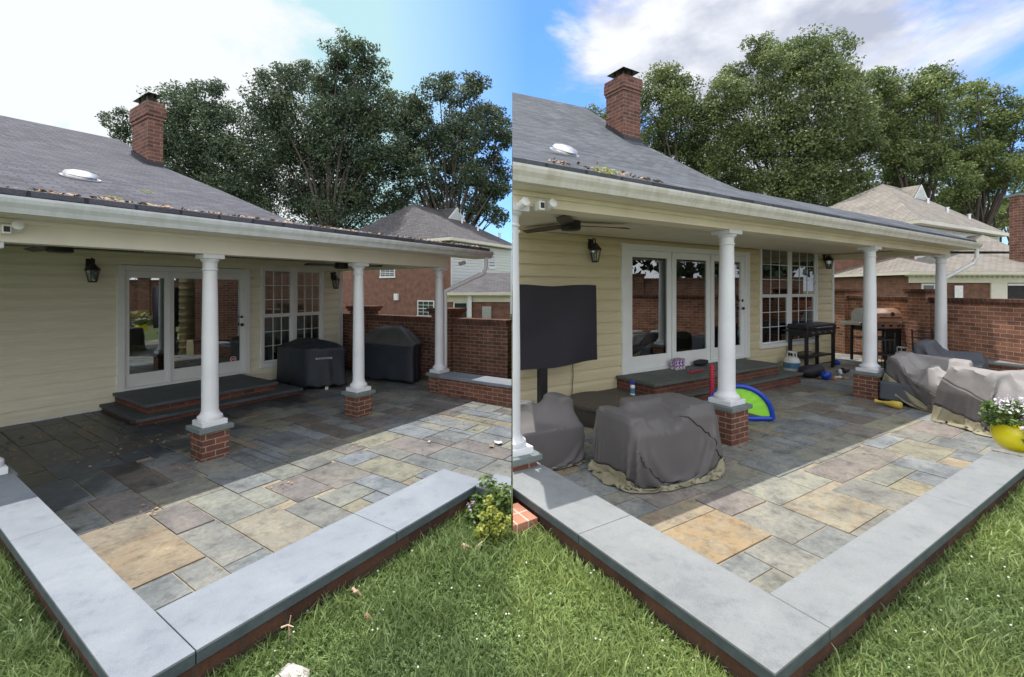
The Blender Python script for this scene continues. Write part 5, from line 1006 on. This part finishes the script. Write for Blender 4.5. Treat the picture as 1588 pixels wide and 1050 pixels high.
# ------------------------------------------------------------ lanterns, fans, cameras
def lantern(D, px, py0, py1, label):
    pl = D['pl']; u, z1 = pl.wl(px, py0, .12); z0 = pl.wl(px, py1, .12)[1]; H = z1-z0; t = thing(pl, 'wall_lantern', label, 'lantern', u, 0, z0, group='lanterns on the siding'); w = H*.26
    MB().box(-w*.55, w*.55, .022, .04, H*.55, H*.95).build('back_plate', 'iron', t, bev=.004)
    mb = MB(); mb.tube([(0, .03, H*.68), (0, .07, H*.88), (0, .10, H*.97), (0, .135, H*.92), (0, .14, H*.76)], .010, 8); mb.build('arm', 'iron', t, smooth=True)
    mb = MB(); mb.lathe([(w*.15, H*.78), (w*.35, H*.72), (w*.9, H*.55), (w, H*.50), (w*.9, H*.48)], 0, .14, 6); mb.build('hood', 'iron', t)
    mb = MB(); 
    for k in range(6): a = PI/3*k; mb.tube([(w*.82*math.cos(a), .14+w*.82*math.sin(a), H*.48), (w*.5*math.cos(a), .14+w*.5*math.sin(a), H*.04)], .006, 5)
    mb.lathe([(w*.5, 0), (w*.56, H*.05), (w*.3, H*.06)], 0, .14, 6); mb.build('cage', 'iron', t)
    MB().lathe([(w*.47, H*.06), (w*.76, H*.47)], 0, .14, 6).build('glass_shade', 'glass', t); MB().lathe([(.012, H*.08), (.012, H*.3), (.004, H*.34)], 0, .14, 8).build('bulb', 'white_plastic', t)
lantern(A, 143, 399, 438, 'black lantern on the siding left of the damp glass door'); lantern(A, 520, 421, 448, 'small black lantern at the far corner of the cream house')
lantern(B, 922, 368, 407, 'black lantern above the covered television'); lantern(B, 1284, 391, 417, 'small black lantern at the far corner of the pale yellow house')
def fan(D, px, py, rot, label, s=1.0):
    pl = D['pl']; v = D['vc']*.48; u, z = pl.wl(px, py, v); zc = D['ze']-.11; t = thing(pl, 'ceiling_fan', label, 'ceiling fan', u, v, z, rot=rot, group='fans under the porch ceilings')
    MB().lathe([(.10*s, -.06), (.12*s, -.05), (.12*s, .05), (.09*s, .07)], seg=24).build('motor', 'black', t, smooth=True); MB().lathe([(.015, .07), (.015, zc-z)], seg=10).build('rod', 'black', t)
    for k in range(3):
        mb = MB(); L_ = .66*s; n = 8; vs = []
        for i in range(n+1):
            f = i/n; r = .10*s+L_*f; w = (.035+.045*math.sin(PI*min(1, f*.8+.15)))*s; a = 2*PI*k/3; ca, sa = math.cos(a), math.sin(a)
            for (q, dz) in ((-w, .012), (w, -.014)): 
                for th in (0, .008): vs.append((r*ca-q*sa, r*sa+q*ca, dz+th-.01*f))
        fs = []
        for i in range(n): b = 4*i; fs += [(b, b+4, b+6, b+2), (b+1, b+5, b+7, b+3), (b, b+4, b+5, b+1), (b+2, b+6, b+7, b+3)]
        fs += [(0, 1, 3, 2), (4*n, 4*n+1, 4*n+3, 4*n+2)]; mb.add(vs, fs); mb.build('blade', 'iron', t)
fan(A, 93, 384, .35, 'dark three bladed fan under the near end of the cream porch'); fan(A, 530, 412, 1.0, 'dark three bladed fan by the far window of the cream porch')
fan(B, 885, 350, .3, 'dark three bladed fan above the covered television', 1.05); fan(B, 1301, 380, 1.1, 'dark three bladed fan near the far corner of the yellow porch', 1.05)
def beamthing(D, px, py, kind, label):
    pl = D['pl']; v = D['vc']+.1; u, z = pl.wl(px, py, v+.05); s = .62 if pl.lab == 'L' else .66
    if kind == 'cam':
        t = thing(pl, 'security_camera', label, 'camera', u, v, z, group='cameras on the porch beams'); MB().box(-.045*s, .045*s, .03, .11, -.06*s, .06*s).build('housing', 'white_plastic', t, bev=.01); MB().box(-.028*s, .028*s, .1105, .114, -.035*s, .035*s).build('lens_window', 'black', t); MB().box(-.015, .015, .0, .03, -.02, .02).build('bracket', 'white_plastic', t)
    else:
        t = thing(pl, 'flood_light', label, 'flood light', u, v, z, group='flood lights on the porch beams'); q = MB().lathe([(.03, 0), (.055*s, .03), (.06*s, .08), (.05*s, .085)], seg=20).build('lamp_head', 'white_plastic', t, smooth=True); q.matrix_local = Matrix.Translation((0, -.04, 0)) @ Matrix.Rotation(R(75), 4, 'X'); MB().lathe([(.035, 0), (.035, .04)], seg=14).build('mount', 'white_plastic', t).matrix_local = Matrix.Rotation(R(90), 4, 'X') @ Matrix.Translation((0, .0, 0))
beamthing(A, 8, 356, 'cam', 'square white camera with dark face at the near end of the cream beam'); beamthing(A, 25, 354, 'fl', 'round white flood light beside the camera on the cream beam'); beamthing(A, 716, 409, 'fl', 'white flood light at the far end of the cream beam')
beamthing(B, 835, 320, 'cam', 'square white camera with dark face on the pale yellow beam'); beamthing(B, 851, 320, 'fl', 'round white flood light right of the camera on the yellow beam'); beamthing(B, 809, 318, 'fl', 'round white flood light left of the camera on the yellow beam'); beamthing(B, 1479, 383, 'fl', 'white flood light at the far end of the yellow beam')
# ------------------------------------------------------------ plants
def plant(pl, name, label, u, v, z, clumps, mat, size, per, seed, extra=(), cat='plant'):
    t = thing(pl, name, label, cat, u, v, z); C = [(x, -y, q, r) for x, y, q, r in clumps]; leaves(C, mat, 'foliage', t, size, per, seed, .8)
    mb = MB()
    for x, y, q, r in clumps: mb.tube([(x*.2, y*.2, 0), (x, y, q)], .004, 5)
    mb.build('stems', 'leaf_plant', t)
    for nm, mt, cl, sz, pr, sd in extra: leaves([(x, -y, q, r) for x, y, q, r in cl], mt, nm, t, sz, pr, sd, .3)
    return t
rr = random.Random(4)
X, Y = -.17, 3.27
plant(WD, 'flowering_bush', 'leafy green bush with tiny purple flowers in the corner of the left seat wall', X, -Y, .15, [(rr.uniform(-.13, .13), rr.uniform(-.13, .13), rr.uniform(.03, .26), .07) for _ in range(22)], 'leaf_plant', .045, 60, 5, [('flowers', 'petal_purple', [(-.13, .08, .15, .03), (-.1, .12, .2, .02), (.1, .05, .26, .02)], .018, 9, 2)])
X, Y = -.14, 2.98
plant(WD, 'yellow_plant', 'yellow green feathery plant in front of the flowering bush', X, -Y, .15, [(rr.uniform(-.05, .05), rr.uniform(-.05, .05), .03+.26*i/12, .06-.035*i/12) for i in range(13)]+[(.10, .0, .12, .05), (.12, .02, .18, .035), (-.07, .02, .08, .045)], 'leaf_yellow', .03, 70, 6)
u, v = PR.g(1586, 700, B['zc']); t = thing(PR, 'flower_pot', 'round glossy yellow pot planted with purple and white petunias on the coping', 'flower pot', u+.03, v-.03, B['zc'])
MB().lathe([(.10, 0), (.115, .003), (.16, .05), (.185, .12), (.18, .19), (.165, .225), (.175, .24), (.165, .245), (.15, .225)], seg=40).build('pot', 'yellow_glaze', t, smooth=True); MB().lathe([(.155, .215), (.02, .22)], seg=20).build('soil', 'lawn', t)
cl = [(rr.uniform(-.20, .20), rr.uniform(-.18, .18), rr.uniform(.24, .40), .06) for _ in range(40)]+[(-.2, .12, .2, .05), (-.23, .1, .14, .04), (.2, .14, .16, .05), (.22, .1, .1, .04), (.12, .2, .2, .05)]
leaves([(x, -y, q, r) for x, y, q, r in cl], 'leaf_plant', 'foliage', t, .04, 55, 31, .8)
fl = [(-.22, .1, .27, .03), (-.19, .13, .22, .025), (-.23, .08, .34, .03), (-.2, .1, .16, .02), (-.12, .12, .36, .02)]; leaves([(x, -y, q, r) for x, y, q, r in fl], 'petal_purple', 'purple_petals', t, .04, 16, 32, .3)
fl = [(.0, -.1, .44, .03), (.12, .0, .43, .03), (.2, -.1, .42, .04), (-.2, .06, .25, .02), (-.15, -.1, .43, .03)]; leaves([(x, -y, q, r) for x, y, q, r in fl]+[(.1*k-.2, .05*(k % 3), .42, .09) for k in range(5)], 'petal_white', 'white_petals', t, .035, 14, 33, .3)['kind'] = 'stuff'
# ------------------------------------------------------------ garden behind the viewer, seen in the door glass
gp, gt_ = fence((13.2, -9), (15.7, 11.6), 2.3, 'brick_fence', 'tall brick garden wall reflected in the glass doors', [3.0, 6.8, 10.6, 14.4])
for i in range(9):
    s = 5+i*1.35; p = gp.w(s, -.9 if False else .9); X_, Y_ = p.x, p.y
    t = thing(gp, 'hosta_plant', 'broad leaved plant, %s from the near end of the reflected garden wall' % ('first', 'second', 'third', 'fourth', 'fifth', 'sixth', 'seventh', 'eighth', 'ninth')[i], 'plant', s, -.75 if gp.w(s, -.75).x < gp.w(s, .75).x else .75, 0, group='plants along the garden wall'); leaves([(rr.uniform(-.5, .5), rr.uniform(-.35, .35), rr.uniform(.1, .6), .22) for _ in range(16)], 'leaf_hosta', 'foliage', t, .26, 16, 60+i, .5)
tree('dark garden tree beyond the tall garden wall at its near end', 1, [], 0, 'leaf_a') if False else None
for i, (X_, Y_) in enumerate(((18.5, -6), (19.5, -1.5), (19, 3), (20.5, 7), (21.5, 11.2), (24, 15.5))):
    t = thing(WD, 'tree', ('dark garden tree reflected in the doors, %s' % ('nearest the viewer', 'second along the wall', 'third along the wall', 'fourth along the wall', 'fifth along the wall', 'farthest along the wall')[i]), 'tree', X_, -Y_, 0, group='trees beyond the garden wall'); MB().tube([(0, 0, 0), (.2, .1, 4)], .25, 8, .15).build('trunk', 'bark', t); q = rng.normal(size=(60, 3)); q /= np.linalg.norm(q, axis=1)[:, None]
    leaves(np.concatenate([q*[2.6, 2.6, 2.6]+[0, 0, 5.2], np.full((60, 1), .9)], 1), 'leaf_a', 'crown', t, .5, 40, 70+i)
# ------------------------------------------------------------ litter on the roofs, patio and lawn
def litter(D, n, spread, seed, label):
    pl = D['pl']; r = random.Random(seed); V = []; Fc = []; rz = D['roofz']
    for i in range(n):
        u = r.uniform(*spread); v = D['rake'][0][0]-.02-abs(r.gauss(0, .10 if r.random() < .7 else .5)); z = rz(v)+.004; s = r.uniform(.006, .018); a = r.uniform(0, 6.3); l = s*r.uniform(1, 2.6)
        p = [Vector((math.cos(a)*l, math.sin(a)*l, r.uniform(0, .015))), Vector((-math.sin(a)*s, math.cos(a)*s, r.uniform(0, .03))), Vector((-math.cos(a)*l, -math.sin(a)*l, r.uniform(0, .01))), Vector((math.sin(a)*s, -math.cos(a)*s, 0))]
        k = len(V); V += [pl.w(u, v, z)+q for q in p]; Fc.append((k, k+1, k+2, k+3))
    o = rawmesh('leaf_litter', [tuple(x) for x in V], Fc, 'dry_leaf'); SIDE[o.name] = pl.lab; tag(o, label, 'litter', None, 'stuff')
litter(A, 380, (-1.5, 5.6), 3, 'brown leaf litter caught along the cream porch eave'); litter(B, 60, (-.95, .6), 4, 'brown leaf litter caught at the near end of the slate roof')
def sprig(D, px, py, label, seed):
    pl = D['pl']; u, v, z = D['onroof'](px, py); t = thing(pl, 'leaf_sprig', label, 'leaves', u, v, z, group='fallen green sprigs on the roofs'); leaves([(0, 0, .02, .07), (.1, 0, .02, .05), (-.08, .03, .02, .04)], 'leaf_yellow', 'foliage', t, .05, 14, seed, .8)
sprig(A, 178, 308, 'pale green sprig on the violet grey shingles above the sliding door', 1); sprig(A, 227, 299, 'tiny pale sprig higher on the violet grey shingles', 2); sprig(B, 938, 269, 'pale green sprig above the gutter of the slate grey roof', 3)
def debris(D, pts, seed, label, mat='dry_leaf'):
    pl = D['pl']; r = random.Random(seed); V = []; Fc = []
    for (px, py, n, sp) in pts:
        u0, v0 = pl.g(px, py, 0)
        for i in range(n):
            u = u0+r.gauss(0, sp); v = v0+r.gauss(0, sp); s = r.uniform(.004, .014); a = r.uniform(0, 6.3); l = s*r.uniform(1, 2.4); k = len(V)
            for q in ((math.cos(a)*l, math.sin(a)*l, .010), (-math.sin(a)*s, math.cos(a)*s, .016), (-math.cos(a)*l, -math.sin(a)*l, .009), (math.sin(a)*s, -math.cos(a)*s, .008)): V.append(tuple(pl.w(u, v, 0)+Vector(q)))
            Fc.append((k, k+1, k+2, k+3))
    o = rawmesh('patio_debris', V, Fc, mat); SIDE[o.name] = pl.lab; tag(o, label, 'debris', None, 'stuff')
debris(A, [(60, 680, 90, .35), (120, 700, 60, .3), (230, 690, 60, .25), (320, 715, 30, .12), (240, 790, 16, .08), (440, 755, 10, .06), (560, 690, 12, .1), (700, 650, 24, .3), (470, 660, 20, .3), (600, 640, 18, .2), (180, 660, 50, .3), (745, 655, 14, .2)], 5, 'dark seeds and leaf crumbs scattered on the damp patio')
debris(B, [(1155, 695, 12, .05), (1085, 725, 6, .04), (1295, 620, 5, .1), (1337, 700, 3, .05), (1254, 618, 6, .04)], 6, 'few green leaf crumbs on the shaded stones')
for i, (px, py, mt, lb, s) in enumerate(((773, 689, 'paper', 'white torn paper scrap near the right end of the empty patio', .05), (762, 694, 'dry_leaf', 'curled brown leaf beside the white scrap', .035), (666, 687, 'paper', 'tiny white chip on the empty patio stones', .02))):
    u, v = PL.g(px, py, 0); mb = MB(); r = random.Random(i); n = 7; mb.add([(0, 0, .02)]+[(s*r.uniform(.6, 1.3)*math.cos(6.28*k/n), s*r.uniform(.6, 1.3)*math.sin(6.28*k/n), r.uniform(.004, .03)) for k in range(n)], [(0, k+1, (k+1) % n+1) for k in range(n)]); single(mb.build('scrap', mt, solid=.003), PL, lb, 'scrap', u, v, .005)
def lawnthing(px, py, name, label, cat, pts, rad, mat, blades=0):
    Y = F*(CAMH-.14)/(py-HOR); X = (px-794)*Y/F; t = thing(WD, name, label, cat, X, -Y, .18); k = Y/F
    for i, P in enumerate(pts): MB().tube([(x*k, .01*i, z*k) for x, z in P], rad, 7, rad*.4).build('stalk' if i == 0 else 'twig', mat, t, smooth=True)
lawnthing(447, 1010, 'dry_stalk', 'pale dry seed stalk with crossed tip standing in the left lawn', 'stalk', [[(0, 0), (2, 14), (1, 26), (4, 42)], [(-9, 26), (1, 30), (10, 27)]], .005, 'pale_stalk')
lawnthing(556, 938, 'dry_leaf', 'curled tan leaf standing near the middle of the left lawn', 'leaf', [[(-10, 14), (-2, 8), (8, 0)], [(-6, 10), (0, 12), (5, 4)]], .009, 'pale_stalk')
lawnthing(573, 975, 'dry_leaf', 'brown rolled leaf sunk in the grass below the tan one', 'leaf', [[(-6, 10), (0, 5), (8, -4)], [(-2, 9), (4, 2)]], .012, 'dry_leaf')
lawnthing(732, 862, 'bark_piece', 'broken pale bark piece with twig on the lawn below the bush', 'bark', [[(-16, 8), (0, 2), (8, -2)], [(4, 0), (16, 14)], [(-14, 5), (2, -3)]], .012, 'pale_stalk')
blob(WD, 'garden_rock', 'rough pale rock at the bottom edge of the left lawn', 'rock', (450-794)*1.93/F, -1.93, .135, .075, .05, .045, 'rock', seed=12, rough=.25)
Y = F*(CAMH-.14)/(892-HOR); t = thing(WD, 'leafy_weed', 'light yellow green weed with lobed leaves beside the right seat wall', 'weed', (932-794)*Y/F, -Y, .185)
for k in range(7):
    a = k*.9; mb = MB(); L_ = .055+.02*(k % 3); ca, sa = math.cos(a), math.sin(a); vs = [(0, 0, .02), (L_*.5*ca-.012*sa, L_*.5*sa+.012*ca, .035), (L_*ca-.006*sa, L_*sa+.006*ca, .03), (L_*1.1*ca, L_*1.1*sa, .024), (L_*.5*ca+.012*sa, L_*.5*sa-.012*ca, .035)]; mb.add(vs, [(0, 1, 2, 3, 4)]); mb.build('leaf', 'leaf_yellow', t)
# ------------------------------------------------------------ grass
def inside(P, x, y):
    c = np.zeros(len(x), bool); n = len(P)
    for i in range(n):
        x0, y0, x1, y1 = P[i].x, P[i].y, P[(i+1) % n].x, P[(i+1) % n].y
        cond = ((y0 > y) != (y1 > y)) & (x < (x1-x0)*(y-y0)/((y1-y0) if y1 != y0 else 1e-9)+x0); c ^= cond
    return c
def grass(side, mat, n, label, seed, hmul=1.0):
    r = np.random.default_rng(seed); m = n*8; t = r.uniform(0, 1, m); Y = 1.25*np.exp(t*np.log(7.5/1.25)); X = r.uniform(-1.5, 1.5, m)*Y*.98
    ok = inside(LAWN, X, Y) & ((X < 0) if side == 'L' else (X >= 0))
    # patchy growth
    pt = np.sin(X*7.3+1.3*np.sin(Y*5.1))*np.sin(Y*6.7+1.7*np.sin(X*4.3)); ok &= r.uniform(0, 1, m) < .80+.3*pt
    X, Y, pt = X[ok][:n], Y[ok][:n], pt[ok][:n]; n = len(X); sc = np.clip(Y/2.2, .8, 2.4)
    h = r.gamma(4.5, .0072, n)*hmul*(1+.25*pt)*np.clip(sc, 1, 1.25)+.012; w = .0030*sc*r.uniform(.7, 1.7, n); a = r.uniform(0, 2*PI, n); ln = h*r.uniform(.2, .95, n); b = r.uniform(0, 2*PI, n)
    dx, dy = np.cos(a)*w, np.sin(a)*w; lx, ly = np.cos(b)*ln, np.sin(b)*ln; z0 = .153
    V = np.stack([np.stack([X-dx, Y-dy, np.full(n, z0)], 1), np.stack([X+dx, Y+dy, np.full(n, z0)], 1), np.stack([X+dx*.8+lx*.35, Y+dy*.8+ly*.35, z0+h*.62], 1), np.stack([X-dx*.8+lx*.35, Y-dy*.8+ly*.35, z0+h*.62], 1), np.stack([X+lx, Y+ly, z0+h*.92], 1)], 1).reshape(-1, 3)
    k = np.arange(n)*5; Fc = np.concatenate([np.stack([k, k+1, k+2], 1), np.stack([k, k+2, k+3], 1), np.stack([k+3, k+2, k+4], 1)])
    o = rawmesh('grass', V, Fc, mat); tag(o, label, 'grass', None, 'stuff')
    # clover: round leaflets low down and white heads
    m = int(n*.17); q = r.integers(0, n, m); C = []; 
    cx, cy = X[q]+r.normal(0, .01, m), Y[q]+r.normal(0, .01, m); cz = z0+r.uniform(.01, .035, m); s = .0075*np.clip(Y[q]/2.2, .8, 2); Vs = []; 
    for j in range(3):
        an = r.uniform(0, 6.28, m)*0+j*2.1+q; ox, oy = np.cos(an)*s, np.sin(an)*s; Vs.append(np.stack([np.stack([cx, cy, cz], 1), np.stack([cx+ox-oy*.7, cy+oy+ox*.7, cz+.002], 1), np.stack([cx+ox*1.7, cy+oy*1.7, cz+.003], 1), np.stack([cx+ox+oy*.7, cy+oy-ox*.7, cz+.002], 1)], 1))
    V = np.concatenate(Vs).reshape(-1, 3); o = rawmesh('clover_leaves', V, np.arange(len(V)).reshape(-1, 4), 'leaf_clover'); tag(o, 'low clover leaves mixed into the '+('left' if side == 'L' else 'right')+' lawn', 'clover', None, 'stuff')
    q = r.integers(0, n, 280); mb = MB()
    for i in q:
        z = .153+r.uniform(.025, .05); rad = .0055*max(.8, min(1.6, Y[i]/2.3)); mb.ball((X[i], -Y[i], z), rad, 6, 4, (1, 1, .8))
    o = mb.build('clover_blossoms', 'clover', smooth=True); tag(o, 'white clover blossoms dotted over the '+('left' if side == 'L' else 'right')+' lawn', 'flowers', None, 'stuff')
grass('L', 'grass_a', 165000, 'lawn grass by the left seat wall, coloured darker for weaker sun', 1); grass('R', 'grass_b', 175000, 'lawn grass by the right seat wall, coloured lighter for stronger sun', 2)
# ------------------------------------------------------------ the two places meet along one boundary line: trim what would run across it
bpy.context.view_layer.update()
def allkids(o):
    r = [o]
    for c in o.children: r += allkids(c)
    return r
def trim():
    for root in [o for o in COL.objects if o.parent is None and o.name in SIDE]:
        lab = SIDE[root.name]; lab = lab if lab in 'LR' else ('L' if root.location.x < -.02 else 'R')
        if root.get('category') == 'tree': continue
        sg = -1 if lab == 'L' else 1
        for o in allkids(root):
            if o.type != 'MESH': continue
            mw = o.matrix_world; me = o.data; xs = [(mw @ v.co).x*sg for v in me.vertices]
            if not xs or min(xs) > .006: continue
            if max(xs) < .006:
                if not o.children: bpy.data.objects.remove(o)
                continue
            if me.users > 1: me = me.copy(); o.data = me
            bm = bmesh.new(); bm.from_mesh(me); inv = mw.inverted(); co = inv @ Vector((.006*sg, 0, 0)); no = (inv.to_3x3() @ Vector((-sg, 0, 0))).normalized()
            closed = all(e.is_manifold for e in bm.edges)
            r = bmesh.ops.bisect_plane(bm, geom=bm.verts[:]+bm.edges[:]+bm.faces[:], plane_co=co, plane_no=no, clear_outer=True)
            if closed: bmesh.ops.holes_fill(bm, edges=[e for e in bm.edges if e.is_boundary], sides=0)
            bm.to_mesh(me); bm.free()
trim()
